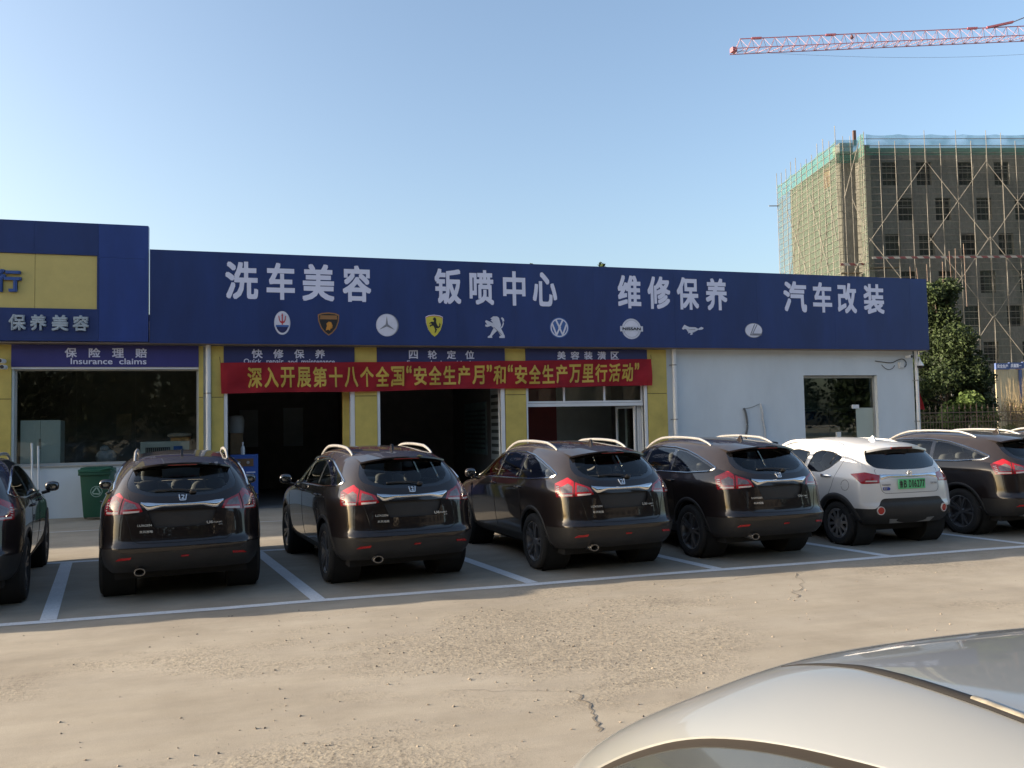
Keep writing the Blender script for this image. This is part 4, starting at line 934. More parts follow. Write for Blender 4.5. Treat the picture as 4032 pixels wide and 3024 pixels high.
def interior(car, k, yb, yf, zf):
    seat(car, -.37 * k, yf, zf + .22, .50 * k, .52, 18); seat(car, .37 * k, yf, zf + .22, .50 * k, .52, 18)
    mb = MB(); mb.ball((0, yb, zf + .38), (.62 * k, .09, .28), 10, 4)
    for x in (-.4, 0, .4): mb.ball((x * k, yb - .06, zf + .72), (.125, .045, .065), 7, 3)
    mb.build('rear_bench', m_seat, car, smooth=True)
    mb = MB(); mb.ball((0, yf + .95, zf + .50), (.68 * k, .22, .14), 8, 3); mb.lathe([(.17, -.012), (.185, 0), (.17, .012), (.155, 0), (.17, -.012)], Matrix.Translation((-.37 * k, yf + .62, zf + .56)) @ Matrix.Rotation(rad(65), 4, 'X'), 20)
    mb.build('dashboard', m_plast, car, smooth=True)
    mb = MB(); mb.box(-.76 * k, .76 * k, yb - .45, yf + 1.2, zf, zf + .02); mb.build('floor_pan', m_liner, car)

def mirror(car, s, x, y, z, mat):
    mb = MB(); mb.ball((s * x, y, z), (.09, .05, .066), 8, 2.7); mh = mb.build('mirror', mat, car, smooth=True)
    mb = MB(); mb.ball((s * x, y - .039, z), (.076, .015, .052), 8, 2.7); mb.build('mirror_glass', m_mir, mh, smooth=True)
    mb = MB(); mb.tube([(s * (x - .03), y + .01, z - .06), (s * (x - .13), y + .03, z - .085)], .022, 8); mb.build('arm', m_plast, mh, smooth=True)

def lay_text(mb, skin, txt, x0, x1, z0, z1, view=VREAR, bold=0.02, off=0.004, depth=0.004, slant=0.0):
    mid = skin.hit((x0 + x1) / 2, (z0 + z1) / 2, view)
    put_text(mb, txt, x0, x1, z0, z1, 0, bold, depth, fn=lambda u, w, d: skin.hit(u, w, view, off + d), slant=slant)

def strip(mb, skin, xs, top, bot, view, h, n=6, off=0.0):
    """half-round moulding lying on the skin between the curves top(x) and bot(x)"""
    rows = []
    U, Vv, D = view
    for x in xs:
        t, b = top(x), bot(x); r = []
        for k in range(n + 1):
            f = k / n; r.append(skin.hit(x, b + (t - b) * f, view, off + h * math.sin(math.pi * f) ** .6))
        rows.append(r)
    mb.add([p for r in rows for p in r], [(i * (n + 1) + k, (i + 1) * (n + 1) + k, (i + 1) * (n + 1) + k + 1, i * (n + 1) + k + 1) for i in range(len(rows) - 1) for k in range(n)])

def circle(cy, cz, r, n=36, t0=0, t1=360): return [(cy + r * math.cos(rad(t0 + (t1 - t0) * k / n)), cz + r * math.sin(rad(t0 + (t1 - t0) * k / n))) for k in range(n + (0 if t1 - t0 == 360 else 1))]

def arch(bm, skin, car, y, z, r, lipmat, xin, lip=.016):
    for s, view in ((-1, VLEFT), (1, VRIGHT)):
        carve(bm, circle(y, z, r), view, rim=.03, lim=lambda c, s=s: c.x * s > .3, mindot=-.2)
        mb = MB(); Mx = Matrix.Translation((0, y, z)) @ Matrix.Rotation(rad(90), 4, 'Y')
        mb.lathe([(r + .004, s * xin), (r + .004, s * (xin - .34)), (.02, s * (xin - .345))], Mx, 40); mb.build('wheel_arch', m_liner, car, smooth=True)
        if lipmat:
            q = [p for p in circle(y, z, r + .018, 40, -24, 204)]
            mb = MB(); mb.tube(skin.path(q, view, -.004, .05), lip * 1.6, 8, flat=.5, up=view[2]); mb.build('arch_trim', lipmat, car, smooth=True)

def seams(skin, car, paths, r=.0035):
    for view, poly in paths:
        mb = MB(); mb.tube(skin.path(poly, view, 0.0, .05), r, 5); mb.build('panel_gap', m_liner, car)

def make_suv():
    car = thing('parked_car', '', 'car')
    bm = car_shell(SUV, crease=[('s', 0, 9, 5, .35), ('s', 0, 5, 9, .45), ('s', 5, 6, 9, .3), ('s', 0, 2, 2, .6), ('r', 0, 3, 2, .6), ('r', 0, 3, 3, .35), ('v', 3, 6, 0, .35)])
    sk = Skin(bm)
    P = lambda n, b, mt, push=0.0, par=car, skirt=.01: shell_obj(n, b, mt, par, push, skirt)
    # glass: the dark upper tailgate, then the see-through middle
    up = rounded([(-.535, 1.405), (-.60, 1.26), (-.575, 1.185), (-.36, 1.125), (0, 1.112), (.36, 1.125), (.575, 1.185), (.60, 1.26), (.535, 1.405), (.35, 1.445), (0, 1.455), (-.35, 1.445)], .04)
    b = carve(bm, up, VREAR, .02)
    clear = rounded([(-.485, 1.39), (-.535, 1.29), (-.48, 1.20), (-.32, 1.155), (0, 1.148), (.32, 1.155), (.48, 1.20), (.535, 1.29), (.485, 1.39), (0, 1.42)], .05)
    c = carve(b, clear, VREAR, 0, mindot=-1)
    w = P('rear_window', b, m_glossb, -.004); P('pane', c, m_cglass, -.005, w, 0)
    # plate recess, lower bumper
    b = carve(bm, rounded([(-.37, .975), (-.345, .90), (-.30, .80), (.30, .80), (.345, .90), (.37, .975)], .02), VREAR, .03)
    P('plate_recess', b, m_plast, -.028)
    lo = [(-.95, .22), (-.95, .57), (-.80, .585), (-.74, .60), (-.62, .545), (0, .555), (.62, .545), (.74, .60), (.80, .585), (.95, .57), (.95, .22)]
    b = carve(bm, lo, VREAR, .008, lim=lambda q: q.y < -1.75, mindot=.05)
    bp = P('bumper', b, m_plast, -.002)
    for s, v in ((-1, VLEFT), (1, VRIGHT)):
        b = carve(bm, [(-2.2, .22), (-2.2, .50), (-1.75, .52), (-1.74, .22)], v, .008, lim=lambda q, s=s: q.x * s > .3 and q.y > -2.2); P('bumper', b, m_plast, -.002)
        b = carve(bm, [(-1.0, .2), (-1.0, .40), (.95, .39), (.95, .2)], v, .008, lim=lambda q, s=s: q.x * s > .3); P('side_sill', b, m_plast, -.002)
    # side glass inside one dark outline
    dlo = [(1.0, 1.055), (.62, 1.245), (.36, 1.37), (.05, 1.432), (-.30, 1.452), (-.70, 1.445), (-1.05, 1.41), (-1.35, 1.345), (-1.62, 1.27), (-1.82, 1.195), (-1.73, 1.15), (-1.28, 1.115), (-.6, 1.105), (.3, 1.085)]
    for s, v in ((-1, VLEFT), (1, VRIGHT)):
        lm = lambda q, s=s: q.x * s > .25
        b = carve(bm, rounded(dlo, .03, 3), v, .015, lim=lm, mindot=.02)
        panes = [[(.86, 1.075), (.60, 1.225), (.34, 1.345), (.05, 1.408), (.03, 1.10)], [(-.04, 1.415), (-.30, 1.43), (-.68, 1.42), (-.72, 1.415), (-.76, 1.13), (-.6, 1.125), (-.02, 1.11)], [(-.79, 1.415), (-1.04, 1.388), (-1.34, 1.322), (-1.60, 1.25), (-1.765, 1.19), (-1.66, 1.165), (-1.28, 1.14), (-.82, 1.132)]]
        cs = [carve(b, rounded(p, .02, 3), v, 0, mindot=-1) for p in panes]
        w = P('side_window', b, m_glossb, -.003)
        for c in cs: P('pane', c, m_cglass, -.004, w, 0)
        mb = MB(); mb.tube(sk.path(rounded(dlo, .03, 3), v, .002, .05, True), .0115, 6, True, up=v[2]); mb.build('window_trim', m_chr, car, smooth=True)
        for y in (.02, -.92):
            mb = MB(); mb.tube([sk.hit(y + d, 1.0, v, o) for d, o in ((-.1, .002), (-.08, .03), (.08, .03), (.1, .002))], .013, 8, up=(0, 0, 1)); mb.build('door_handle', m_suv, car, smooth=True)
        mirror(car, s, 1.0, .80, 1.115, m_suv)
        mb = MB(); pts = []
        for k in range(25):
            t = k / 24; y = -1.42 + 1.86 * t; lift = .062 * min(1, t / .16, (1 - t) / .28) ** .62
            q = sk.hit(s * interp([-1.4, .45], [.535, .545], y), y, VTOP); pts.append(q + Vector((0, 0, lift - .004)))
        mb.tube(pts, .0165, 10, flat=1.15, taper=[.75 + .25 * min(1, k / 3, (24 - k) / 3) for k in range(25)]); mb.build('roof_rail', m_rail, car, smooth=True)
    # windscreen
    ws = rounded([(-.66, 1.07), (-.54, 1.43), (-.3, 1.48), (0, 1.495), (.3, 1.48), (.54, 1.43), (.66, 1.07), (0, 1.10)], .04)
    b = carve(bm, ws, VFRONT, .01, lim=lambda q: q.y > .2, mindot=.05); P('windscreen', b, m_cglass, -.004, skirt=0)
    # tail lamps, seen from 24 degrees off the tail
    for s in (-1, 1):
        D = Vector((.545 * s, -.8385, 0)).normalized(); U = Vector((.8385 * s, .545, 0)) * (-1); V_ = (U, Z3, D); o = .9
        q = lambda pts: [(u + .326, z) for u, z in pts]
        out = [(.018, 1.085), (.193, 1.165), (.286, 1.112), (.43, 1.065), (.475, 1.05), (.528, .968), (.40, .955), (.286, .945), (.05, .932)]
        lens = carve(bm, rounded(q(out), .012, 3), V_, .02, lim=lambda c, s=s: c.y < -1.5 and c.x * s > .2, mindot=.05)
        subs = [(m_clrl, [(.318, 1.078), (.435, 1.045), (.472, 1.000), (.318, .995)]), (m_clrl, [(.10, 1.045), (.20, 1.095), (.262, 1.06), (.262, .985), (.125, .985)]), (m_led, [(.325, .975), (.495, .98), (.49, .963), (.325, .953)]), (m_led, [(.085, .968), (.262, .970), (.262, .951), (.085, .946)]), (m_liner, [(.277, 1.125), (.289, 1.12), (.289, .94), (.277, .94)])]
        subs += [(m_led, [(.045 + .006 * k, 1.055 - .024 * k), (.085 + .003 * k, 1.062 - .024 * k), (.085 + .003 * k, 1.052 - .024 * k), (.047 + .006 * k, 1.045 - .024 * k)]) for k in range(4)]
        ps = [(mt, carve(lens, q(p), V_, 0, mindot=.0)) for mt, p in subs]
        lo = P('taillight', lens, m_redl, .004)
        for mt, b in ps: P('lamp_bar' if mt is m_led else 'lamp_lens' if mt is m_clrl else 'lamp_gap', b, mt, .005, lo, .004)
    # wheels
    arch(bm, sk, car, -1.355, .36, .395, m_plast, .86); arch(bm, sk, car, 1.365, .36, .395, m_plast, .86)
    P('body', bm, m_suv, skirt=0)
    for x in (-.795, .795):
        for y in (-1.355, 1.365): wheel(car, x, y, .348, .225, 'alloy')
    interior(car, 1.0, -.95, -.02, .45)
    mb = MB(); mb.box(-.72, .72, -1.95, 2.0, .24, .34); mb.tube([(-.45, -1.9, .30), (-.5, -.5, .28)], .035, 8); mb.ball((.15, -1.75, .30), (.4, .18, .08), 8, 3); mb.build('underbody', m_liner, car)
    # spoiler over the glass
    rows = []
    for k in range(17):
        x = -.545 + 1.09 * k / 16; e = abs(x) / .545; ye = -2.0 + .15 * e ** 2.2; ze = 1.468 - .055 * e ** 2.4
        yt = -1.62 + .02 * e; zt = sk.hit(x, yt, VTOP, .003).z
        rows.append([(x, yt, zt), (x, (yt + ye) / 2, zt * .45 + ze * .55 + .004), (x, ye, ze), (x * .995, ye - .004, ze - .018), (x * .98, ye + .06, ze - .035), (x * .97, -1.80, ze - .045)])
    mb = MB(); mb.add([p for r in rows for p in r], [(i * 6 + k, (i + 1) * 6 + k, (i + 1) * 6 + k + 1, i * 6 + k + 1) for i in range(16) for k in range(5)]); sp = mb.build('spoiler', m_suv, car, smooth=True)
    mb = MB(); mb.box(-.16, .16, -1.985, -1.965, 1.438, 1.449); mb.build('brake_light', m_redl, sp)
    # chrome bar, emblem, badges
    xs = [-.44 + .88 * k / 40 for k in range(41)]
    mb = MB(); strip(mb, sk, xs, lambda x: 1.045 + .024 * (abs(x) / .44) ** 2, lambda x: 1.012 - .026 * min(1, max(0, (abs(x) - .22) / .12)) + .05 * max(0, (abs(x) - .38) / .06), VREAR, .020); mb.build('chrome_strip', m_chr, car, smooth=True, fix=True)
    mb = MB()
    for poly in (stroke((-.032, 1.122), (-.024, 1.078), .009), stroke((.032, 1.122), (.024, 1.078), .009), stroke((-.024, 1.077), (.024, 1.077), .007), stroke((-.012, 1.115), (.010, 1.115), .008), stroke((.010, 1.115), (.006, 1.101), .008), stroke((.006, 1.101), (-.010, 1.088), .008), stroke((-.010, 1.088), (.014, 1.088), .007)):
        mb.prism(poly, lambda u, v: sk.hit(u * 1.25, 1.098 + (v - 1.1) * 1.25, VREAR, .012), lambda u, v: sk.hit(u * 1.25, 1.098 + (v - 1.1) * 1.25, VREAR, .001))
    mb.build('emblem', m_badge, car)
    mb = MB(); lay_text(mb, sk, 'LUXGEN', -.475, -.325, .815, .838, bold=.035); mb.build('lettering', m_badge, car, fix=False); mb = MB(); lay_text(mb, sk, '东风裕隆', -.452, -.312, .748, .775, bold=.03)
    mb.build('lettering', m_badge, car, fix=False)
    mb = MB(); lay_text(mb, sk, 'U6', .255, .325, .812, .842, bold=.03); mb.build('lettering', m_badge, car, fix=False); mb = MB(); lay_text(mb, sk, 'TURBO', .327, .425, .815, .831, bold=.03); mb.build('lettering', m_badge, car, fix=False); mb = MB(); lay_text(mb, sk, 'ECO', .385, .428, .792, .803, bold=.03); mb.build('lettering', m_badge, car, fix=False)
    # reflectors, exhaust, wiper, aerial, seams
    for pts in ([(-.70, .470), (-.545, .482), (-.535, .505), (-.66, .497)], [(.70, .470), (.545, .482), (.535, .505), (.66, .497)]):
        mb = MB(); mb.prism(pts, lambda u, v: sk.hit(u, v, VREAR, .006), lambda u, v: sk.hit(u, v, VREAR, -.004)); mb.build('reflector', m_refl, bp)
    mb = MB(); mb.prism([(-.02, .487), (.06, .487), (.065, .502), (-.015, .502)], lambda u, v: sk.hit(u, v, VREAR, .006), lambda u, v: sk.hit(u, v, VREAR, -.004)); mb.build('reflector', m_refl, bp)
    mb = MB(); Mx = Matrix.Translation((-.45, -2.22, .345)) @ Matrix.Rotation(rad(90), 4, 'X') @ Matrix.Diagonal((1.5, 1, 1, 1))
    mb.lathe([(.030, -.16), (.036, -.16), (.040, .03), (.038, .036), (.033, .036), (.029, .02), (.028, -.10)], Mx, 24); ex = mb.build('exhaust', M('dull steel', (0.32, 0.31, 0.30), 0.35, 0.9),  car, smooth=True)
    mb = MB(); mb.lathe([(0, -.08), (.030, -.08)], Mx, 20); mb.build('pipe_bore', m_liner, ex)
    mb = MB(); mb.tube([sk.hit(*p, VREAR, o) for p, o in (((.10, 1.150), .02), ((.0, 1.172), .018), ((-.14, 1.178), .014), ((-.30, 1.172), .012))], .009, 6); mb.ball(sk.hit(.11, 1.150, VREAR, .015), (.04, .02, .022), 6, 2.4); mb.build('wiper', m_plast, car, smooth=True)
    p = sk.hit(0, -1.35, VTOP); mb = MB(); mb.prism([(-.11, -.012), (.07, -.012), (.055, .03), (.035, .068), (.02, .068), (-.03, .02)], lambda u, v: Vector((.016, p.y - u, p.z + v)), lambda u, v: Vector((-.016, p.y - u, p.z + v))); mb.build('aerial', m_suv, car, bevel=.006)
    G = [(VREAR, [(-.585, 1.15), (-.565, 1.10)]), (VREAR, [(-.60, .935), (-.555, .80), (-.53, .68), (-.46, .645), (0, .638), (.46, .645), (.53, .68), (.555, .80), (.60, .935)])]
    for v in (VLEFT, VRIGHT):
        G += [(v, [(1.0, 1.04), (1.02, .8), (.95, .42)]), (v, [(0, 1.09), (-.01, .7), (-.05, .42)]), (v, [(-.80, 1.09), (-.95, .95), (-1.0, .70), (-.93, .42)])]
    seams(sk, car, G)
    # nose, hardly seen from behind: grille, lamps, plate
    mb = MB(); mb.prism(rounded([(-.45, .72), (-.40, .58), (.40, .58), (.45, .72)], .03), lambda u, v: sk.hit(u, v, VFRONT, .006), lambda u, v: sk.hit(u, v, VFRONT, -.01)); mb.build('grille', m_plast, car)
    for s in (-1, 1):
        mb = MB(); mb.prism(rounded([(s * .50, .74), (s * .50, .66), (s * .74, .66), (s * .74, .75)], .02), lambda u, v: sk.hit(u, v, VFRONT, .006), lambda u, v: sk.hit(u, v, VFRONT, -.01)); mb.build('headlight', m_clrl, car)
    return car

def children(o): return [c for c in COL.objects if c.parent == o]
def copy_car(root, label, x, y, rz, sets):
    r = root.copy(); COL.objects.link(r); r['label'] = label; r.location = (x, y, 0); r.rotation_euler = (0, 0, rz)
    for ch, subs in sets:
        c = ch.copy(); COL.objects.link(c); c.parent = r
        for g in subs:
            d = g.copy(); COL.objects.link(d); d.parent = c
    return r

suv = make_suv(); suv.scale = (.935, .98, 1); suv['group'] = 'dark brown SUVs parked in the row'
kids = {}
for o in list(COL.objects):
    if o.parent: kids.setdefault(o.parent, []).append(o)
sets = [(c, kids.get(c, [])) for c in kids[suv]]
def at_axle(x, y, rz, ax=1.355): return x - ax * math.sin(rz), y + ax * math.cos(rz), rz
SPOTS = [(*at_axle(-3.34, 10.22, .15), 'dark brown SUV cut off by the left edge of the photo'),
         (*at_axle(-.93, 10.42, .10), 'dark brown SUV straight ahead beside the green bin, its tail square to us'),
         (*at_axle(1.50, 10.26, .14), 'dark brown SUV parked in front of the first and middle open bays, third from left'),
         (*at_axle(4.06, 10.08, .09), 'dark brown SUV in front of the third bay, its left lamp catching the sun'),
         (*at_axle(6.30, 10.12, .05), 'dark brown SUV parked directly left of the white hatchback'),
         (*at_axle(11.13, 10.45, .06), 'dark brown SUV parked directly right of the white hatchback'),
         (*at_axle(13.6, 10.5, .06), 'dark brown SUV at the far right, almost hidden behind the one beside the white car'),
         (*at_axle(-5.75, 10.3, .15), 'dark brown SUV next in the row, beyond the left edge of the photo')]  # out of view, added for the shade it throws along the row
suv.location = (SPOTS[0][0], SPOTS[0][1], 0); suv.rotation_euler = (0, 0, SPOTS[0][2]); suv['label'] = SPOTS[0][3]
for x, y, r, lb in SPOTS[1:]: copy_car(suv, lb, x, y, r, sets)
# ------------------------------------------------------------------ the white electric hatchback
WHT = derive(SUV, .955, .885, .965,
    sx0=[.70, .79, .82, .825, .825, .81, .78, .715, .625, .555], sy0=[-1.80, -1.88, -1.90, -1.87, -1.86, -1.84, -1.80, -1.71, -1.60, -1.53], sz0=[.33, .42, .57, .64, .78, .93, 1.05, 1.23, 1.37, 1.43],
    ry=[-1.92, -2.02, -2.04, -2.01, -2.0, -1.985, -1.95, -1.86, -1.76, -1.70])
WHT['ty'][0] = -1.70; WHT['tz'][0] = 1.465
for i, z in ((1, 1.50), (2, 1.53), (3, 1.545), (4, 1.55)): WHT['tz'][i] = z
def make_white():
    car = thing('parked_car', 'white electric hatchback with green number plate between dark SUVs', 'car')
    bm = car_shell(WHT, crease=[('s', 0, 9, 5, .3), ('s', 0, 5, 9, .4), ('s', 5, 6, 9, .3), ('s', 0, 2, 3, .4), ('r', 0, 3, 3, .5), ('v', 2, 6, 0, .4)])
    sk = Skin(bm)
    P = lambda n, b, mt, push=0.0, par=car, skirt=.01: shell_obj(n, b, mt, par, push, skirt)
    b = carve(bm, rounded([(-.54, 1.375), (-.62, 1.20), (-.53, 1.12), (-.25, 1.092), (.25, 1.092), (.53, 1.12), (.62, 1.20), (.54, 1.375), (0, 1.405)], .06), VREAR, .02)
    w = P('rear_window', b, m_pglass, -.004, skirt=0)
    clad = [(-.95, .2), (-.95, .56), (-.64, .555), (-.58, .60), (-.53, .68), (-.48, .695), (.48, .695), (.53, .68), (.58, .60), (.64, .555), (.95, .56), (.95, .2)]
    b = carve(bm, rounded(clad, .03, 3), VREAR, .01, lim=lambda q: q.y < -1.5, mindot=.05); bp = P('bumper_cladding', b, m_plast, .003)
    for s, v in ((-1, VLEFT), (1, VRIGHT)):
        lm = lambda q, s=s: q.x * s > .3
        b = carve(bm, [(-2.1, .2), (-2.1, .555), (-1.66, .555), (-1.45, .50), (-1.45, .2)], v, .01, lim=lm, mindot=.1); P('bumper_cladding', b, m_plast, .003)
        b = carve(bm, [(-1.05, .2), (-1.05, .40), (.78, .40), (.78, .2)], v, .01, lim=lm); P('side_sill', b, m_plast, .003)
        for poly in ([(-.71, 1.05), (-.77, 1.32), (-.90, 1.36), (-1.15, 1.34), (-1.36, 1.28), (-1.40, 1.25), (-1.24, 1.115), (-1.08, 1.045)], [(-.62, 1.05), (-.66, 1.33), (-.35, 1.365), (.10, 1.33), (.45, 1.18), (.70, 1.05)]):
            b = carve(bm, rounded(poly, .04, 4), v, .014, lim=lm, mindot=.02); w = P('side_window', b, m_cglass, -.005, skirt=0)
            mb = MB(); mb.tube(sk.path(rounded(poly, .04, 4), v, -.003, .05, True), .007, 5, True); mb.build('window_seal', m_plast, w, smooth=True)
        mb = MB(); mb.tube([sk.hit(-1.20, 1.16, v, -.002), sk.hit(-1.24, 1.33, v, -.002)], .009, 5); mb.build('window_bar', m_plast, car)
        for y in (-1.20, -.20):
            mb = MB(); mb.tube([sk.hit(y + d, .99, v, o) for d, o in ((-.11, .002), (-.08, .03), (.07, .03), (.1, .002))], .016, 8); mb.build('door_handle', m_chr, car, smooth=True)
        mirror(car, s, .96, .66, 1.06, m_whp)
        mb = MB(); pts = []
        for k in range(25):
            t = k / 24; y = -1.25 + 1.66 * t; lift = .045 * min(1, t / .14, (1 - t) / .22) ** .6
            pts.append(sk.hit(s * .545, y, VTOP) + Vector((0, 0, lift - .004)))
        mb.tube(pts, .02, 8, taper=[.8 + .2 * min(1, k / 3, (24 - k) / 3) for k in range(25)]); mb.build('roof_rail', m_whp, car, smooth=True)
    b = carve(bm, rounded([(-.62, 1.03), (-.52, 1.41), (0, 1.47), (.52, 1.41), (.62, 1.03), (0, 1.06)], .04), VFRONT, .01, lim=lambda q: q.y > .15, mindot=.05); P('windscreen', b, m_cglass, -.004, skirt=0)
    for s in (-1, 1):
        D = Vector((.62 * s, -.785, 0)).normalized(); U = Vector((-.785 * s, -.62, 0)).normalized(); V_ = (U, Z3, D)
        # corner points on the body: outer tip, top, inner tip, lower inner, lower outer
        pts = [sk.hit(x * -s * -1, z, VREAR) for x, z in ((.80, 1.02), (.69, 1.066), (.50, 1.022), (.535, .910), (.775, .905))]
        poly = [(p.dot(U), p.z) for p in pts]; o0 = poly[0]; poly[0] = (poly[0][0] + .02 * (1 if poly[0][0] > poly[2][0] else -1), 1.04)
        lens = carve(bm, rounded(poly, .012, 3), V_, .02, lim=lambda c, s=s: c.y < -1.3 and c.x * s > .2, mindot=.05)
        ps2 = [sk.hit(x * s, z, VREAR) for x, z in ((.715, .950), (.56, .950), (.565, .930), (.73, .930))]
        c = carve(lens, [(p.dot(U), p.z) for p in ps2], V_, 0, mindot=0)
        lo = P('taillight', lens, m_redl, .004); P('lamp_lens', c, m_led, .004, lo, .004)
        mb = MB(); p = sk.hit(s * .565, .53, VREAR); n = (sk.hit(s * .565, .53, VREAR, 1) - p).normalized(); Mx = Matrix.Translation(p) @ n.to_track_quat('Z', 'Y').to_matrix().to_4x4()
        mb.lathe([(.0, .012), (.05, .010)], Mx, 28); fg = mb.build('reflector', m_refl, bp, smooth=True)
        mb = MB(); mb.lathe([(.050, -.004), (.050, .014), (.060, .014), (.061, -.004)], Mx, 28); mb.build('reflector_ring', M('pale trim', (0.55, 0.5, 0.48), 0.4), fg, smooth=True)
    arch(bm, sk, car, -1.40, .32, .375, m_plast, .80, .03); arch(bm, sk, car, 1.12, .32, .375, m_plast, .81, .03)
    P('body', bm, m_whp, skirt=0)
    for x in (-.755, .755):
        for y in (-1.40, 1.12): wheel(car, x, y, .315, .20, 'cap')
    interior(car, .92, -.95, -.12, .42)
    mb = MB(); mb.box(-.66, .66, -1.7, 1.75, .22, .32); mb.build('underbody', m_liner, car)
    rows = []
    for k in range(15):
        x = -.55 + 1.1 * k / 14; e = abs(x) / .55; ye = -1.83 + .10 * e ** 2.2; ze = 1.415 - .05 * e ** 2.4; yt = -1.50; zt = sk.hit(x, yt, VTOP, .003).z
        rows.append([(x, yt, zt), (x, (yt + ye) / 2, zt * .45 + ze * .55 + .004), (x, ye, ze), (x, ye - .003, ze - .028), (x * .98, ye + .06, ze - .035), (x * .97, -1.68, ze - .04)])
    mb = MB(); mb.add([p for r in rows for p in r], [(i * 6 + k, (i + 1) * 6 + k, (i + 1) * 6 + k + 1, i * 6 + k + 1) for i in range(14) for k in range(5)]); sp = mb.build('spoiler', m_whp, car, smooth=True)
    mb = MB(); mb.box(-.19, .19, -1.838, -1.81, 1.384, 1.412); mb.build('brake_light', M('dark red lens', (0.10, 0.012, 0.014), 0.2, coat=0.6), sp)
    xs = [-.50 + k * .025 for k in range(41)]
    mb = MB(); strip(mb, sk, xs, lambda x: 1.022 + .012 * (abs(x) / .5) ** 2, lambda x: .985 - .03 * max(0, (abs(x) - .36) / .14), VREAR, .012); mb.build('chrome_strip', m_chr, car, smooth=True)
    mb = MB(); p = sk.hit(0, 1.032, VREAR, .012); Mx = Matrix.Translation(p) @ Matrix.Rotation(rad(90), 4, 'X')
    mb.lathe([(.032, .0), (.034, .012), (.042, .012), (.044, 0)], Mx, 24)
    for a in (20, 90, 160, 250, 290): mb.bar(p + Vector((0, -.006, 0)), p + Vector((.034 * math.cos(rad(a)), -.006, .034 * math.sin(rad(a)))), .010, .006, up=(0, 1, 0))
    mb.build('emblem', m_badge, car)
    mb = MB(); F = lambda u, v: sk.hit(u, v, VREAR, .014); yb = min(F(-.24, .84).y, F(.24, .94).y)
    mb.box(-.24, .24, yb - .004, yb + .006, .82, .96); pl = mb.build('number_plate', M('green plate', (0.10, 0.50, 0.22), 0.4, var=0.12, vs=1.5, stretch=(0.2, 1, 6)), car)
    mb = MB()
    for c, a, e in (('鲁', -.222, -.162), ('B', -.148, -.095), ('D', -.055, -.012), ('1', .005, .026), ('6', .040, .082), ('2', .090, .132), ('7', .140, .182), ('7', .188, .230)): put_text(mb, c, a, e, .838, .942, yb - .0045, .018, .002)
    mb.build('lettering', c_blk, pl, fix=False)
    mb = MB(); lay_text(mb, sk, '北京新能源', -.50, -.36, .875, .897, bold=.02); mb.build('lettering', M('grey badge', (0.34, 0.34, 0.35), 0.4), car, fix=False); mb = MB(); lay_text(mb, sk, 'EX', .37, .42, .875, .90, bold=.02); mb.build('lettering', M('grey badge', (0.34, 0.34, 0.35), 0.4), car, fix=False); mb = MB(); lay_text(mb, sk, '260', .43, .49, .875, .90, bold=.02); mb.build('lettering', M('grey badge', (0.34, 0.34, 0.35), 0.4), car, fix=False)
    mb = MB(); mb.prism(rounded([(-.49, .808), (-.49, .852), (-.385, .852), (-.37, .83), (-.385, .808)], .012), lambda u, v: sk.hit(u, v, VREAR, .006), lambda u, v: sk.hit(u, v, VREAR, .0)); eb = mb.build('badge', M('blue badge enamel', (0.02, 0.05, 0.28), 0.4), car)
    mb = MB(); lay_text(mb, sk, 'EV', -.478, -.425, .816, .845, bold=.02, off=.007); mb.build('lettering', m_badge, eb, fix=False)
    mb = MB(); sp_ = [(-.48, .325), (-.40, .405), (.40, .405), (.48, .325), (.36, .345), (-.36, .345)]
    mb.prism(sp_, lambda u, v: sk.hit(u, v, VREAR, .012), lambda u, v: sk.hit(u, v, VREAR, -.004)); mb.build('skid_plate', M('satin silver', (0.36, 0.36, 0.36), 0.4, 0.6, var=0.15, vs=6), car)
    p = sk.hit(0, -1.22, VTOP); mb = MB(); mb.prism([(-.10, -.012), (.09, -.012), (.07, .03), (.05, .068), (.03, .07), (-.02, .02)], lambda u, v: Vector((.016, p.y - u, p.z + v)), lambda u, v: Vector((-.016, p.y - u, p.z + v))); mb.build('aerial', m_whp, car, bevel=.006)
    G = [(VREAR, rounded([(-.56, 1.10), (-.53, .95), (-.51, .80), (-.46, .765), (.46, .765), (.51, .80), (.53, .95), (.56, 1.10)], .03))]
    for v in (VLEFT, VRIGHT): G += [(v, [(-1.42, 1.38), (-1.47, 1.25), (-1.40, 1.05), (-1.33, .85), (-1.25, .72)]), (v, [(-.665, 1.36), (-.66, 1.0), (-.66, .42)]), (v, [(.86, 1.0), (.88, .7), (.82, .42)]), (v, [(-1.42, 1.38), (-1.2, 1.41), (-.9, 1.42), (-.66, 1.41)])]
    G += [(VLEFT, [(p[0], p[1]) for p in circle(-1.60, .875, .075, 24)])]
    seams(sk, car, G, .0028)
    mb = MB(); mb.prism(rounded([(-.45, .66), (-.40, .54), (.40, .54), (.45, .66)], .03), lambda u, v: sk.hit(u, v, VFRONT, .006), lambda u, v: sk.hit(u, v, VFRONT, -.01)); mb.build('grille', m_plast, car)
    return car
wc = make_white(); wc.scale = (.965, .98, .985); q_ = at_axle(8.72, 10.25, .02, 1.38); wc.location = (q_[0], q_[1], 0); wc.rotation_euler = (0, 0, q_[2])

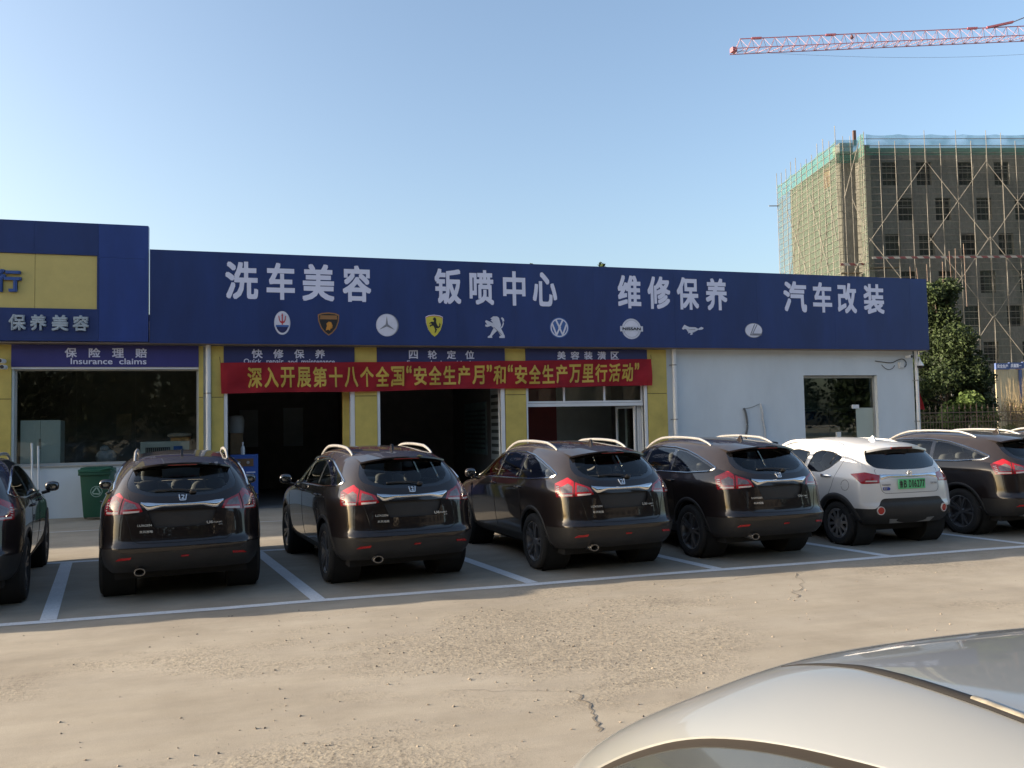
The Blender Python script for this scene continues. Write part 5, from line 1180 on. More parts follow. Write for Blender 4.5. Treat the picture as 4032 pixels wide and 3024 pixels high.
# ------------------------------------------------------------------ the silver car right beside the camera
SLV = derive(SUV, .93, .87, .93,
    sx0=[.70, .78, .80, .80, .82, .82, .81, .77, .665, .57], sy0=[-2.02, -2.06, -2.08, -2.08, -2.07, -2.06, -2.02, -1.80, -1.56, -1.41], sz0=[.30, .38, .54, .61, .74, .88, .985, 1.155, 1.29, 1.375],
    sy1=[-1.75, -1.75, -1.75, -1.75, -1.75, -1.75, -1.70, -1.52, -1.33, -1.20], sz1=[.28, .36, .54, .61, .75, .92, 1.0, 1.18, 1.335, 1.43], sx1=[.725, .81, .84, .842, .85, .848, .825, .755, .66, .54],
    ry=[-2.08, -2.14, -2.15, -2.13, -2.12, -2.11, -2.06, -1.86, -1.64, -1.50])
SLV['ty'][0] = -1.50; SLV['tz'] = [1.40, 1.44, 1.458, 1.47, 1.475, 1.435] + [v * .93 for v in SUV['tz'][6:]]
for i in (1, 2, 3, 4): SLV['sz'][i][9] = (1.43, 1.44, 1.445, 1.445)[i - 1]
def make_silver():
    car = thing('parked_car', 'silver car right beside us at the bottom right, only its roof corner in the photo', 'car')
    bm = car_shell(SLV, crease=[('s', 0, 9, 5, .3), ('s', 0, 5, 9, .2), ('s', 5, 6, 9, .3)])
    sk = Skin(bm)
    P = lambda n, b, mt, push=0.0, par=car, skirt=.01: shell_obj(n, b, mt, par, push, skirt)
    b = carve(bm, rounded([(-.50, 1.33), (-.62, 1.08), (-.5, 1.02), (0, 1.0), (.5, 1.02), (.62, 1.08), (.50, 1.33), (0, 1.38)], .06), VREAR, .01, mindot=.02); P('rear_window', b, m_pglass, -.003, skirt=0)
    dlo = [(-1.83, 1.045), (-1.66, 1.16), (-1.47, 1.26), (-1.25, 1.325), (-.95, 1.375), (-.5, 1.385), (0, 1.375), (.30, 1.31), (.60, 1.17), (.86, 1.0), (.3, .99), (-.6, .995), (-1.3, .995)]
    for s, v in ((-1, VLEFT), (1, VRIGHT)):
        lm = lambda q, s=s: q.x * s > .25
        b = carve(bm, rounded(dlo, .16, 6), v, .012, lim=lm, mindot=.02)
        ro = rounded(dlo, .16, 6)
        c = carve(b, [(-.5 + (x + .5) * .982, 1.175 + (z - 1.175) * .945) for x, z in ro], v, 0, mindot=-1)
        w = P('side_window', b, M('dark window seal', (0.012, 0.010, 0.009), 0.7, spec=0.15), -.006)
        P('pane', c, M('dusty tinted glass', (0.030, 0.034, 0.036), 0.22, coat=0.7, var=0.12, vs=9), -.010, w, 0)
        mb = MB(); mb.tube([sk.hit(-.68 + .03 * (z - 1.2), z, v, -.004) for z in (1.0, 1.1, 1.2, 1.3, 1.375)], .02, 8, flat=.4, up=v[2]); mb.build('door_pillar', m_plast, car, smooth=True)
        for y in (-.55, .35):
            mb = MB(); mb.tube([sk.hit(y + d, .93, v, o) for d, o in ((-.1, .002), (-.08, .03), (.08, .03), (.1, .002))], .014, 8); mb.build('door_handle', m_slv, car, smooth=True)
        mirror(car, s, .94, .70, 1.05, m_slv)
        # sunk black moulding along the roof edge
        ditch = [(s * .53, -1.43), (s * .502, -1.25), (s * .495, -1.0), (s * .495, -.6), (s * .495, 0), (s * .49, .16)]
        pts = sk.path(ditch, VTOP, .0, .04); n_ = len(pts)
        mb = MB(); mb.tube(pts, .0095, 8, flat=.5, taper=[min(1, .25 + k / 7, .25 + (n_ - 1 - k) / 4) for k in range(n_)]); mb.build('roof_moulding', M('matt black moulding', (0.016, 0.015, 0.015), 0.7, spec=0.2), car, smooth=True)
        q = [sk.hit(s * .495, y, VTOP, .003) for y in (-1.03, -.99, -.95, -.91)]
        mb = MB(); mb.tube(q, .0062, 8, flat=.6); mb.build('rack_mount', M('clear cream plastic', (0.20, 0.18, 0.14), 0.3, coat=0.4, var=0.5, vs=30), car, smooth=True)
        D = Vector((.5 * s, -.866, 0)); U = Vector((-.866 * s, -.5, 0)); V_ = (U, Z3, D)
        pts = [sk.hit(x * s, z, VREAR) for x, z in ((.74, .93), (.50, .90), (.52, .74), (.76, .72))]
        lens = carve(bm, rounded([(p.dot(U), p.z) for p in pts], .02, 3), V_, .015, lim=lambda c, s=s: c.y < -1.3 and c.x * s > .2); P('taillight', lens, m_redl, .003)
    b = carve(bm, rounded([(-.60, .99), (-.49, 1.36), (0, 1.42), (.49, 1.36), (.60, .99), (0, 1.02)], .04), VFRONT, .01, lim=lambda q: q.y > .15, mindot=.05); P('windscreen', b, m_cglass, -.004, skirt=0)
    arch(bm, sk, car, -1.18, .31, .365, None, .80); arch(bm, sk, car, 1.19, .31, .365, None, .80)
    P('body', bm, m_slv, skirt=0)
    for x in (-.745, .745):
        for y in (-1.18, 1.19): wheel(car, x, y, .305, .195, 'cap')
    interior(car, .92, -.75, -.02, .40)
    mb = MB(); mb.box(-.66, .66, -1.75, 1.75, .20, .30); mb.build('underbody', m_liner, car)
    G = [(VREAR, rounded([(-.64, 1.04), (-.55, .70), (.55, .70), (.64, 1.04)], .03))]
    for v in (VLEFT, VRIGHT): G += [(v, [(-.68, .99), (-.70, .6), (-.72, .34)]), (v, [(.86, .97), (.88, .7), (.80, .36)]), (v, [(-1.35, .99), (-1.05, .8), (-.98, .6), (-.80, .36)])]
    seams(sk, car, G, .0028)
    return car
sv = make_silver()
SV_RZ = rad(180 - 3.3)
sv.location = (1.306, -.184, 0); sv.rotation_euler = (0, 0, SV_RZ)
# ------------------------------------------------------------------ trees, shrubs, fence
def leaf_cloud(mb, rnd, blobs, n, size, flat=0.8, aspect=.55):
    """n small leaves spread through a list of clumps (centre, radii, weight)"""
    tot = sum(b[2] for b in blobs)
    for (c, r, w) in blobs:
        for _ in range(int(n * w / tot)):
            d = Vector((rnd.gauss(0, 1), rnd.gauss(0, 1), rnd.gauss(0, 1))).normalized() * (rnd.random() ** .45)
            p = Vector((c[0] + d.x * r[0], c[1] + d.y * r[1], c[2] + d.z * r[2]))
            a = Vector((rnd.gauss(0, 1), rnd.gauss(0, 1), rnd.gauss(0, flat))).normalized(); b = a.cross(Vector((rnd.gauss(0, 1), rnd.gauss(0, 1), rnd.gauss(0, 1)))).normalized()
            s = size * rnd.uniform(.6, 1.35)
            mb.add([p - a * s, p + b * s * aspect, p + a * s, p - b * s * aspect], [(0, 1, 2, 3)])
def limbs(mb, rnd, base, blobs, r0, n=8):
    top = max(b[0][2] for b in blobs); x, y, z = base
    trunk = [Vector((x + .06 * math.sin(k), y + .05 * math.cos(2 * k), z + (top - z) * .75 * k / 7)) for k in range(8)]
    mb.tube(trunk, r0, n, taper=[1 - .1 * k for k in range(8)])
    for c, r, w in blobs:
        zz = max(z + .25 * (top - z), min(c[2] - r[2] * .6, z + .7 * (top - z))); k = int(max(1, min(6, (zz - z) / ((top - z) * .75) * 7))); p = trunk[k]
        c = Vector(c); m_ = (p + c) / 2 + Vector((rnd.uniform(-.15, .15), rnd.uniform(-.15, .15), -.1))
        mb.tube([p, m_, c], r0 * .32, 6, taper=[1, .7, .25])
m_leaf = foliage('broad leaves', (0.009, 0.017, 0.007), (0.048, 0.072, 0.024), .10)
m_leafd = foliage('dark leaves', (0.006, 0.012, 0.005), (0.022, 0.034, 0.012), .12)
m_bark = M('bark', (0.10, 0.075, 0.055), 0.9, var=0.3, vs=5, bump=0.4, bs=20)
def tree(label, base, blobs, n, size, leaf, r0, seed, group=None, name='leafy_tree'):
    rnd = random.Random(seed); t = thing(name, label, 'tree', base, group)
    mb = MB(); limbs(mb, rnd, base, blobs, r0); mb.build('trunk', m_bark, t, smooth=True)
    mb = MB(); leaf_cloud(mb, rnd, blobs, n, size); mb.build('crown', leaf, t, fix=False)
rn = random.Random(5)
bl = []
TX, TY = 27.75, 28.4
for k in range(46):
    z = rn.uniform(1.3, 7.2); half = interp([1.2, 2.5, 4.0, 5.5, 6.6, 7.6], [1.55, 1.75, 1.75, 1.5, 1.1, .5], z)
    a = rn.uniform(0, 6.28); q = rn.random() ** .5 * half * .85
    s = rn.uniform(.42, .85); bl.append(((TX - .1 - .10 * (z - 1.5) + q * math.cos(a), TY + q * math.sin(a) * .9, z), (s, s, s * .8), s * s))
tree('dense bushy green tree behind the iron fence at the right end of the building', (TX, TY, 0), bl, 46000, .072, m_leaf, .17, 8)
bl = [((27.0, 26.6, 2.4), (.55, .5, .5), .3), ((27.5, 26.4, 1.7), (.6, .5, .55), .3), ((26.3, 26.8, 1.9), (.6, .4, .6), .3)]
tree('small sapling of lighter leaves before the dense bushy tree, behind the iron fence', (27.2, 26.6, 0), bl, 1400, .085, foliage('light leaves', (0.05, 0.085, 0.02), (0.12, 0.17, 0.05), .3), .04, 18, name='sapling')
# trees behind the garage: only their tips show over the fascia, but they shade what stands to the right
for i, (x, z, lb) in enumerate(((13.25, 8.44, 'tree behind the garage showing two leafy tips over the fascia, right one'), (10.24, 8.2, 'tree behind the garage showing one tiny tip over the fascia, left one'))):
    b = [((x, 31.3, z - .26), (.15, .2, .30), .10), ((x + .5, 31.4, z - .36), (.18, .2, .2), .06)]
    if i: b[1] = ((x + .2, 31.3, z - .6), (.25, .2, .2), .06)
    r2 = random.Random(50 + i)
    for k in range(16):
        q = r2.uniform(0, 6.28); rr = r2.random() ** .5 * 2.1; zz = r2.uniform(2.6, z - 1.75); b.append(((x + rr * math.cos(q), 31.6 + rr * .9 * math.sin(q), zz), (.95, .95, .85), 1))
    tree(lb, (x, 31.5, 0), b, 9000, .10, m_leaf, .16, 30 + i)

FY = 25.0
fe = thing('iron_fence', 'rusty ornamental iron fence with spear tips between building and trees', 'fence', (26, FY, 0))
m_rust = M('rusty iron', (0.20, 0.135, 0.09), 0.8, 0.2, var=0.3, vs=8)
def fbar(name, pts, r=.011, n=6):
    mb = MB(); mb.tube(pts, r, n); return mb
for z in (1.97, 1.62, .35):
    mb = MB(); mb.box(19.0, 34.0, FY - .018, FY + .018, z - .016, z + .016); mb.build('rail', m_rust, fe)
x = 19.2; k = 0
while x < 33.9:
    post = k % 6 == 0; mb = MB(); r = .022 if post else .010
    mb.tube([(x, FY, 0.01), (x, FY, 2.08 if not post else 2.14)], r, 6)
    zt = 2.08 if not post else 2.14
    mb.lathe([(.004, 0), (.032, .05), (.012, .10), (.004, .19), (0.0, .20)], Matrix.Translation((x, FY, zt)), 6); mb.box(x - .05, x + .05, FY - .008, FY + .008, zt + .015, zt + .03)
    mb.build('post' if post else 'picket', m_rust, fe)
    if not post or True:
        mb = MB(); mb.tube([(x + .135 * (1 - math.cos(rad(a))) , FY - .004, 1.63 + .24 * math.sin(rad(a))) for a in range(0, 181, 20)], .008, 5)
        mb.tube([(x + .135, FY - .004, .36), (x + .135, FY - .004, 1.87)], .008, 5); mb.build('arch_bar', m_rust, fe)
    x += .27; k += 1
fl = thing('flag', 'furled red flag on a white pole beside the right corner of the building', 'flag', (19.05, 20.7, 0))
mb = MB(); mb.tube([(18.99, 20.75, 0), (19.02, 20.7, 3.05)], .018, 8); mb.build('pole', m_frame, fl, smooth=True)
mb = MB(); rows = []
for j in range(15):
    z = 2.98 - .92 * j / 14; w = .03 + .16 * (j / 14) ** 1.1
    rows.append([(19.02 + w * k / 8 + .02 * (j / 14), 20.69 + .05 * math.sin(k * 1.7 + j * .3) * (j / 14 + .2), z - .02 * math.sin(k)) for k in range(9)])
mb.add([p for r in rows for p in r], [(j * 9 + k, j * 9 + k + 1, (j + 1) * 9 + k + 1, (j + 1) * 9 + k) for j in range(14) for k in range(8)]); mb.build('cloth', M('red flag cloth', (0.50, 0.03, 0.03), 0.6), fl, smooth=True, fix=False)

m_dry = foliage('dry brush', (0.13, 0.10, 0.04), (0.36, 0.29, 0.14), .3); m_brush = foliage('green brush', (0.05, 0.065, 0.02), (0.17, 0.17, 0.06), .25)
def brush(label, x, y, w, h, n, mat, seed):
    rnd = random.Random(seed); t = thing('weedy_bush', label, 'bush', (x, y, 0), 'weedy bushes along the iron fence')
    mb = MB()
    for i in range(int(n * .10)):
        bx_ = x + rnd.uniform(-w, w) * .8; by_ = y + rnd.uniform(-.35, .35); hh = h * rnd.uniform(.5, 1.05); tx = bx_ + rnd.gauss(0, .15)
        mb.tube([(bx_, by_, 0), ((bx_ + tx) / 2 + rnd.gauss(0, .05), by_, hh * .55), (tx, by_ + rnd.gauss(0, .1), hh)], .006, 4, taper=[1, .8, .4])
    mb.build('stems', M('dry stems', (0.24, 0.19, 0.11), 0.9, var=0.2), t)
    mb = MB(); bls = [((x + rnd.uniform(-w, w) * .75, y + rnd.uniform(-.3, .3), h * rnd.uniform(.25, .88)), (w * .26, .26, h * .16), 1) for _ in range(13)]
    leaf_cloud(mb, rnd, bls, n, .045, 1.2, .3); mb.build('foliage', mat, t, fix=False)
for a in (('green and yellow weedy bush against the iron fence right of the dark tree', 26.5, FY - .5, .8, 1.55, 1500, m_brush, 1), ('tall dry straw-coloured bush at the right end of the fence', 29.3, FY + 1.0, 1.3, 3.2, 4200, m_dry, 2), ('mixed dry bush low against the fence, between the green and the tall straw bush', 27.7, FY - .45, .9, 1.75, 1700, m_dry, 3),
          ('olive weedy bush before the fence at the right edge of the photo', 29.4, FY - .5, 1.0, 1.8, 1900, m_brush, 4), ('pale dry bush behind the fence under the blue hoarding', 31.0, FY + 1.5, 1.5, 3.5, 4600, m_dry, 5), ('dry weedy bush beyond the right edge of the photo', 31.6, FY - .3, 1.1, 2.0, 1500, m_dry, 6)): brush(*a)

# site hoarding with blue headers
hd = thing('site_hoarding', 'cream site hoarding panels under blue headers with white characters', 'hoarding', (50, 45, 0))
m_cream = M('cream hoarding sheet', (0.34, 0.30, 0.20), 0.7, var=0.1, vs=1)
P0 = Vector((48.0, 45.0, 0)); dv = Vector((1.9, 0.0, 0))
for k, tx in enumerate(('安全生产', '质量第一', '文明施工')):
    a = P0 + dv * k * .62 if k < 2 else P0 + dv * 1.24 + Vector((.0, 0, 0)); wdt = 1.14 if k < 2 else 1.6
    a = Vector((48.0 + 1.18 * k, 45.0, 0))
    mb = MB(); mb.box(a.x, a.x + wdt, 45.0, 45.06, .01, 5.0)
    for q in range(1, 5): mb.box(a.x + wdt * q / 5 - .015, a.x + wdt * q / 5 + .015, 44.985, 45.0, .01, 5.0)
    mb.build('panel', m_cream, hd)
    zz = 5.0 + .05 * k
    mb = MB(); mb.box(a.x, a.x + wdt, 44.93, 45.07, zz, zz + .43); h = mb.build('header', m_blue2 if False else M('hoarding blue', (0.03, 0.065, 0.20), 0.5), hd)
    mb = MB(); put_text(mb, tx, a.x + .1, a.x + wdt - .1, zz + .09, zz + .35, 44.929, .03, .01); mb.build('lettering', c_wht, h, fix=False)
mb = MB(); mb.box(49.98, 50.16, 44.85, 44.98, .01, 4.98); mb.build('post', M('hoarding blue', (0.03, 0.065, 0.20), 0.5), hd)

# ------------------------------------------------------------------ building under construction, in its own axes
BO = Vector((48.3, 57.5, 0)); BA = rad(-13.4)
bd = thing('unfinished_building', 'grey concrete building under construction behind scaffolding', 'building', BO, rz=BA)
sf = thing('scaffolding', 'tall tube scaffolding with green netting round the unfinished building', 'scaffold', BO, rz=BA)
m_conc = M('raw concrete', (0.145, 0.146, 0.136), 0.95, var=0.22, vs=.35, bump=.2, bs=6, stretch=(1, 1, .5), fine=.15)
m_lit = M('sunlit concrete', (0.165, 0.165, 0.145), 0.95, var=0.15, vs=.5)  # lighter copy of the raw concrete, sunlight put into the colour
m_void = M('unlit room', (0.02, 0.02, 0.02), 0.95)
WINS = []
rowsz = [(21.84, 23.85, (2.45, 5.48, 9.23, 12.44, 15.6)), (18.77, 20.72, (3.76, 7.05, 10.71, 14.15)), (15.74, 17.6, (2.47, 5.46, 9.22, 12.53, 15.7)), (12.42, 14.35, (3.76, 7.05, 10.74, 14.23)), (9.5, 11.3, (2.47, 5.46, 9.22, 12.95, 15.7)), (6.3, 8.2, (3.76, 7.05, 10.74, 14.2)), (3.2, 5.1, (2.47, 5.46, 9.22, 12.95))]
for z0, z1, xs_ in rowsz:
    for xx in xs_: WINS.append((xx, xx + 1.35, z0, z1))
mb = MB(); W0 = 1.5
holed_wall(mb, .95, 30, 0, 25.1, W0, WINS, .3)
mb.box(.95, 30, W0 + 3, W0 + 14, 0, 25.0)
mb.build('wall', m_conc, bd, fix=False)
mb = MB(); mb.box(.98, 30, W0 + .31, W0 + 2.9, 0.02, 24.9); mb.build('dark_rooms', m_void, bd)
# stepped corner: end walls in the sunlit tone and a recessed bay
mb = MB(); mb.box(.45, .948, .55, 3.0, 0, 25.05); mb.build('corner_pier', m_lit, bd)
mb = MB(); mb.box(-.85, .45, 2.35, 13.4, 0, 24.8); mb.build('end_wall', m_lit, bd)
mb = MB(); mb.box(-.80, .40, 2.28, 2.345, 0, 24.6); mb.build('recess_wall', m_conc, bd)
mb = MB(); mb.box(-.6, .6, 2.8, 4.2, 25.0, 26.0); mb.build('roof_hut', m_lit, bd)
m_frx = M('broken brick', (0.28, 0.16, 0.11), 0.9, var=0.4, vs=6)
mb = MB(); mb.box(-.90, -.853, 4.2, 5.6, 22.6, 24.4); mb.build('brick_patch', m_frx, bd)
for xx, xe, z0, z1 in WINS:
    mb = MB()
    for q in (.33, .67): mb.box(xx + (xe - xx) * q - .02, xx + (xe - xx) * q + .02, W0 + .12, W0 + .16, z0 + .002, z1 - .002)
    for q in (.3, .6): mb.box(xx + .002, xe - .002, W0 + .10, W0 + .118, z0 + (z1 - z0) * q - .02, z0 + (z1 - z0) * q + .02)
    mb.build('window_brace', M('dim brace', (0.07, 0.065, 0.06), 0.8), bd)

m_tube = M('weathered scaffold tube', (0.14, 0.134, 0.12), 0.7, 0.2, var=0.3, vs=1.2)
m_tuber = M('reddish scaffold tube', (0.17, 0.125, 0.10), 0.7, 0.1, var=0.25, vs=2)
rs = random.Random(11)
def pole(name, a, b, r=.030, mat=None):
    mb = MB(); mb.tube([a, b], r, 6); return mb.build(name, mat or m_tube, sf)
FX = [0.05, 1.5, 2.86, 4.15, 5.45, 6.8, 8.2, 9.5, 10.85, 12.15, 13.4, 14.7, 16.0, 17.4]
for x in FX: pole('standard', (x, 0, 0), (x, 0, rs.choice((25.9, 26.1, 26.6, 25.2)) if x not in (4.15, 6.8) else 25.0), .028)
for z in [.6 + .59 * k for k in range(43)]: pole('ledger', (-.05, .02, z), (17.5, .02, z + rs.uniform(-.06, .06)), .026)
for x in [.75 + 1.33 * k for k in range(12)]: pole('standard', (x, .92, 0), (x, .92, 24.9), .024)
for z in [1.5 + 3.07 * k for k in range(8)]: pole('ledger', (.1, .9, z), (17.5, .9, z), .022)
for x, z0 in ((5.5, 23.4), (10.7, 23.4), (16.0, 23.4)):
    for s in (-1, 1):
        pole('brace', (x, -.06, z0), (x + s * 5.2, -.06, 16.6), .032); pole('brace', (x + s * 5.2, -.09, 16.9), (x, -.09, 10.0), .032); pole('brace', (x, -.12, 10.2), (x + s * 5.2, -.12, 3.2), .032)
for k, (x, z0, z1) in enumerate(((5.0, 11.5, 14.6), (6.3, 11.5, 14.8), (7.1, 11.2, 15.7), (7.4, 11.2, 15.9), (8.3, 11.0, 16.3), (3.6, 11.5, 14.4), (4.3, 11.5, 14.3))): pole('standard', (x, -.3, z0), (x + rs.uniform(-.25, .25), -.35, z1), .026, m_tuber)
# stripe boards
m_rw = bpy.data.materials.new('red and white boards'); t_, N_, L_, P_ = nodes(m_rw)
tc_ = N_.new('ShaderNodeTexCoord'); wv = N_.new('ShaderNodeTexWave'); wv.inputs['Scale'].default_value = .62; wv.bands_direction = 'DIAGONAL'
mp_ = N_.new('ShaderNodeMapping'); mp_.inputs['Scale'].default_value = (1, 0, 1); L_.new(tc_.outputs['Object'], mp_.inputs[0]); L_.new(mp_.outputs[0], wv.inputs['Vector'])
rp_ = N_.new('ShaderNodeValToRGB'); rp_.color_ramp.interpolation = 'CONSTANT'; rp_.color_ramp.elements[0].color = (.12, .035, .035, 1); rp_.color_ramp.elements[1].color = (.24, .235, .22, 1); rp_.color_ramp.elements[1].position = .5
L_.new(wv.outputs['Fac'], rp_.inputs[0]); L_.new(rp_.outputs[0], P_.inputs['Base Color'])
mb = MB(); mb.box(.4, 17.5, -.20, -.16, 15.12, 15.30); mb.build('stripe_board', m_rw, sf)
mb = MB(); mb.box(-1.75, .35, 1.0, 1.04, 14.8, 15.02); mb.build('stripe_board', m_rw, sf)
mb = MB(); mb.box(11.5, 17.5, -.20, -.16, 5.6, 5.8); mb.build('stripe_board', m_rw, sf)
mb = MB(); mb.box(.3, 3.0, .2, .8, 14.45, 14.52); mb.box(-1.6, .2, 1.2, 1.9, 14.2, 14.26); mb.build('plank', M('grey plank', (0.16, 0.13, 0.10), 0.9), sf)
# small bright return beside the corner and the side face
LX, L0, L1 = -1.75, 1.14, 14.5
LY = [1.14 + (L1 - L0) * k / 11 for k in range(12)]
for y in LY: pole('standard', (LX, y, 0), (LX, y, rs.choice((26.0, 26.6, 25.9, 26.9))), .032)
for k in range(43): pole('ledger', (LX, L0 - .1, .6 + .59 * k), (LX, L1 + .05, .6 + .59 * k + rs.uniform(-.05, .05)), .022)
for k in range(40): pole('transom', (LX - .1, L0, .9 + .62 * k), (.2, L0 + .03, .9 + .62 * k), .018)
for k in range(9): pole('transom', (LX - .15, LY[k + 1], 24.1 - .0 * k), (-.8, LY[k + 1], 24.1), .02)
for y in (.0, .6): pole('standard', (.19, y, 0), (.19, y, 26.0), .03)
for k in range(38): pole('transom', (.19, -.05, .9 + .64 * k), (.19, 1.2, .9 + .64 * k), .02)
for x in (-1.1, -.45): pole('standard', (x, L0 - .02, 0), (x, L0 - .02, 26.0), .026)
for a, b in (((LX - .06, 3.2, 23.2), (LX - .06, 1.4, 17.0)), ((LX - .06, 6.6, 22.5), (LX - .06, 2.9, 14.0)), ((LX - .06, 12.0, 22.5), (LX - .06, 6.4, 13.0)), ((LX - .06, 3.0, 19), (LX - .06, 6.2, 13.5)), ((LX - .06, 9, 21), (LX - .06, 13.5, 13.0)), ((LX - .06, 14.4, 17), (LX - .06, 12.3, 12.0)), ((-.2, 1.0, 21.0), (.5, .9, 25.9)), ((-.5, 1.0, 20.5), (.6, .6, 17)), ((.6, .6, 17), (-.6, 1.0, 14.2))): pole('brace', a, b, .03)
pole('brace', (-1.2, 1.0, 20.6), (.3, 1.0, 25.6), .035)
pole('transom', (LX - .9, L1, 23.55), (LX + .2, L1, 23.55), .05)
def net(name, col, tr):
    if name in MT: return MT[name]
    mt = bpy.data.materials.new(name); t, N, L, P = nodes(mt); P.inputs['Base Color'].default_value = (*col, 1); P.inputs['Roughness'].default_value = .8; P.inputs['Specular IOR Level'].default_value = .1
    tp = N.new('ShaderNodeBsdfTransparent'); tl = N.new('ShaderNodeBsdfTranslucent'); tl.inputs[0].default_value = (*col, 1)
    a = N.new('ShaderNodeMixShader'); a.inputs[0].default_value = .45; L.new(P.outputs[0], a.inputs[1]); L.new(tl.outputs[0], a.inputs[2])
    b = N.new('ShaderNodeMixShader'); nz = N.new('ShaderNodeTexNoise'); nz.inputs['Scale'].default_value = .8; nz.inputs['Detail'].default_value = 5
    mr = N.new('ShaderNodeMapRange'); mr.inputs[1].default_value = .3; mr.inputs[2].default_value = .7; mr.inputs[3].default_value = max(0, tr - .22); mr.inputs[4].default_value = min(1, tr + .22); L.new(nz.outputs['Fac'], mr.inputs[0]); L.new(mr.outputs[0], b.inputs[0])
    L.new(a.outputs[0], b.inputs[1]); L.new(tp.outputs[0], b.inputs[2]); L.new(b.outputs[0], N['Material Output'].inputs[0]); MT[name] = mt; return mt
n_top = net('green safety net', (0.085, 0.215, 0.17), .36); n_side = net('faded green net', (0.09, 0.14, 0.11), .46); n_front = net('grey green net', (0.10, 0.13, 0.11), .72); n_sky = net('pale blue net', (0.12, 0.32, 0.40), .45)
def net_sheet(fn, nu, nv, mat):
    mb = MB(); mb.add([fn(i / nu, j / nv) for j in range(nv + 1) for i in range(nu + 1)], [(j * (nu + 1) + i, j * (nu + 1) + i + 1, (j + 1) * (nu + 1) + i + 1, (j + 1) * (nu + 1) + i) for j in range(nv) for i in range(nu)])
    mb.build('netting', mat, sf, smooth=True, fix=False)
sag = lambda u, n, a: a * abs(math.sin(math.pi * n * u)) ** .7
net_sheet(lambda u, v: (LX + .05 + .03 * math.sin(40 * u), L0 + (L1 - L0) * u, 24.15 + v * (1.55 - sag(u, 4, .22))), 60, 6, n_top)
net_sheet(lambda u, v: (LX + .06 + .04 * math.sin(30 * u + 5 * v), L0 + (L1 - L0) * u, 24.1 * v), 60, 30, n_side)
net_sheet(lambda u, v: (.4 + 17 * u, .06 + .02 * math.sin(30 * u), 24.8 + v * (1.0 - sag(u, 6, .12))), 70, 4, n_sky)
net_sheet(lambda u, v: (.4 + 17 * u, .08, 24.0 + v * .85), 50, 3, n_top)
net_sheet(lambda u, v: (.3 + 17 * u, .10 + .02 * math.sin(40 * u + 9 * v), 24.0 * v), 50, 30, n_front)
net_sheet(lambda u, v: (.22, -.02 + 1.2 * u, 24.0 + v * 1.9), 6, 4, n_top)
net_sheet(lambda u, v: (.24, -.02 + 1.2 * u, 24.0 * v), 6, 20, n_side)
net_sheet(lambda u, v: (LX + .1 + 1.9 * u, L0 + .05, 24.7 + v * 1.0), 8, 4, n_sky)
net_sheet(lambda u, v: (LX + .1 + 1.9 * u, L0 + .07, 23.7 + v * 1.0), 8, 4, n_top)
mb = MB(); mb.box(-.02, .22, 1.35, 1.55, 25.3, 26.6); mb.build('chute', M('dark rust', (0.08, 0.05, 0.045), 0.9), sf)

# ------------------------------------------------------------------ tower crane far behind
cr = thing('tower_crane', 'red lattice jib of a tower crane reaching in from the right edge', 'crane', (95, 45, 0))
m_cr = M('faded red paint', (0.28, 0.09, 0.12), 0.6, var=0.15)
A = Vector((40.8, 64.4, 36.0)); B = Vector((65.86, 56.9, 36.67)); dj = (B - A); Ln = dj.length; dj.normalize(); sd = dj.cross(Z3).normalized()
NB = 46; st = Ln / 25.0
top = lambda s: A + dj * s + Vector((0, 0, .27 + .0 * s)); bl_ = lambda s, q: A + dj * s + sd * (q * .62) + Vector((0, 0, -.85))
mb = MB(); mb.bar(top(.5), top(st * NB), .065); mb.build('top_chord', m_cr, cr)
for q in (-1, 1):
    mb = MB(); mb.bar(bl_(-.3, q), bl_(st * NB, q), .055); mb.build('bottom_chord', m_cr, cr)
mb = MB()
for k in range(NB):
    for q in (-1, 1): mb.bar(bl_(st * k, q), top(st * (k + .5)), .027); mb.bar(top(st * (k + .5)), bl_(st * (k + 1), q), .027)
    mb.bar(bl_(st * k, -1), bl_(st * (k + 1), 1), .045); mb.bar(bl_(st * k, -1), bl_(st * k, 1), .045)
mb.build('lattice', M('pale red lattice', (0.25, 0.12, 0.14), 0.6), cr)
mb = MB(); mb.box(A.x - .35, A.x + .1, A.y - .25, A.y + .25, A.z - .95, A.z - .55); mb.build('jib_end', m_cr, cr)
for s in (2.0, 8.7, 21.5, 35.5):
    mb = MB(); mb.bar(top(s - .45), top(s + .45), .2, .16); mb.build('joint', m_cr, cr)
for s in (10.6, 31.5):
    mb = MB(); mb.ball(top(s) + Vector((0, 0, -.3)), (.16, .16, .2), 6); mb.bar(top(s), top(s) + Vector((0, 0, -.2)), .06); mb.build('lamp', M('dark lamp', (0.10, 0.04, 0.05), 0.5), cr)
mb = MB(); mb.bar(top(22.8), top(25.2) + Vector((0, 0, .42)), .26, .16); mb.build('tie_plate', m_cr, cr)
pt = top(st * NB); apex = pt + Vector((1.0, 0, 9.0)); s0 = top(25.2) + Vector((0, 0, .42))
mb = MB(); mb.tube([s0, s0 + (apex - s0) * .5, apex], .05, 6); mb.build('pendant', M('pendant rod', (0.16, 0.18, 0.24), 0.5, 0.4), cr)
for f in (.35, .7):
    p = s0 + (apex - s0) * f; d = (apex - s0).normalized(); mb = MB(); mb.bar(p - d * .4, p + d * .4, .2); mb.build('joint', m_cr, cr)
mb = MB(); mb.tube([bl_(0, 0) + dj * Ln * 1.8 * k / 20 + Vector((0, 0, -1.5 * math.sin(math.pi * k / 20))) for k in range(21)], .012, 4); mb.build('cable', M('pendant rod', (0.16, 0.18, 0.24), 0.5, 0.4), cr)
mx0 = pt + Vector((.8, 0, 0)); mb = MB()
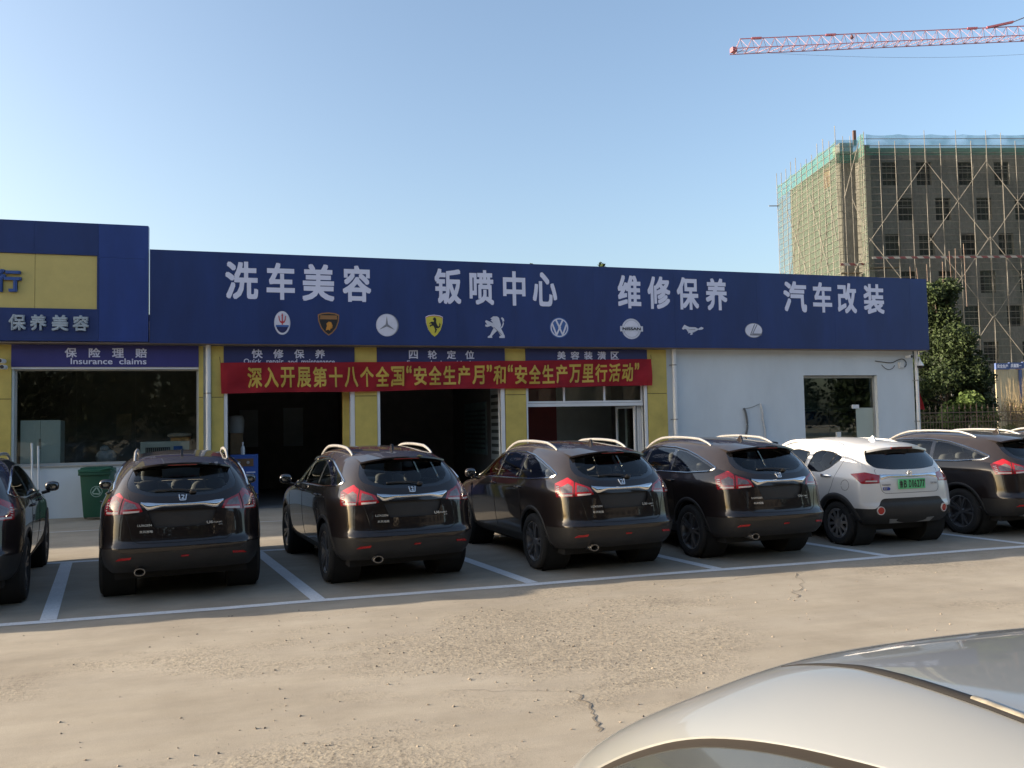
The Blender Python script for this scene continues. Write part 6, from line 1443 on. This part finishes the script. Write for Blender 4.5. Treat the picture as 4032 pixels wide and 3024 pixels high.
for sx_, sy_ in ((-.8, -.8), (.8, -.8), (.8, .8), (-.8, .8)): mb.bar((mx0.x + sx_, mx0.y + sy_, 0), (mx0.x + sx_, mx0.y + sy_, mx0.z), .16); mb.bar((mx0.x + sx_, mx0.y + sy_, mx0.z), (apex.x, apex.y, apex.z), .12)
for k in range(24):
    z0 = k * mx0.z / 24; z1 = (k + 1) * mx0.z / 24
    for (a, b) in (((-.8, -.8), (.8, -.8)), ((.8, -.8), (.8, .8)), ((.8, .8), (-.8, .8)), ((-.8, .8), (-.8, -.8))): mb.bar((mx0.x + a[0], mx0.y + a[1], z0), (mx0.x + b[0], mx0.y + b[1], z1), .08)
mb.build('mast', m_cr, cr)

# ------------------------------------------------------------------ what stands across the lot behind the camera and shows only in glass and paint
rn = random.Random(21); mb = MB()
for k in range(40):
    x = -36 + 2.6 * k
    if 15 < x < 27: continue
    x += 0 + rn.uniform(-.8, .8); y = -15 + rn.uniform(-3, 3) - .12 * max(0, x - 8)
    mb.cur = 0; mb.tube([(x, y, 0), (x + rn.uniform(-.4, .4), y, 6), (x + rn.uniform(-.6, .6), y, 13)], .16, 6, taper=[1, .8, .3])
    mb.cur = 1; leaf_cloud(mb, rn, [((x + rn.uniform(-1.2, 1.2), y + rn.uniform(-1, 1), rn.uniform(1.8, 15)), (2.2, 1.8, 1.7), 1) for _ in range(16)], 4300, .20, .8, .7)
tag(mb.build('tree_belt', [M('pale bark', (0.35, 0.33, 0.29), 0.9), m_leafd], None, fix=False, base=(0, -15, 0)), kind='stuff')
ob_ = thing('apartment_building', 'cream apartment building across the lot, seen only as a reflection', 'building', (40, -34, 0))
mb = MB(); mb.box(16, 42, -46, -34, 0, 15); mb.build('wall', M('cream render', (0.24, 0.22, 0.19), 0.9), ob_)
mb = MB()
for fl_ in range(5):
    for k in range(8): mb.box(17.2 + 2.9 * k, 18.7 + 2.9 * k, -34.05, -33.96, 1.0 + 2.9 * fl_, 2.5 + 2.9 * fl_)
mb.build('windows', M('dim window', (0.10, 0.095, 0.085), 0.4), ob_)
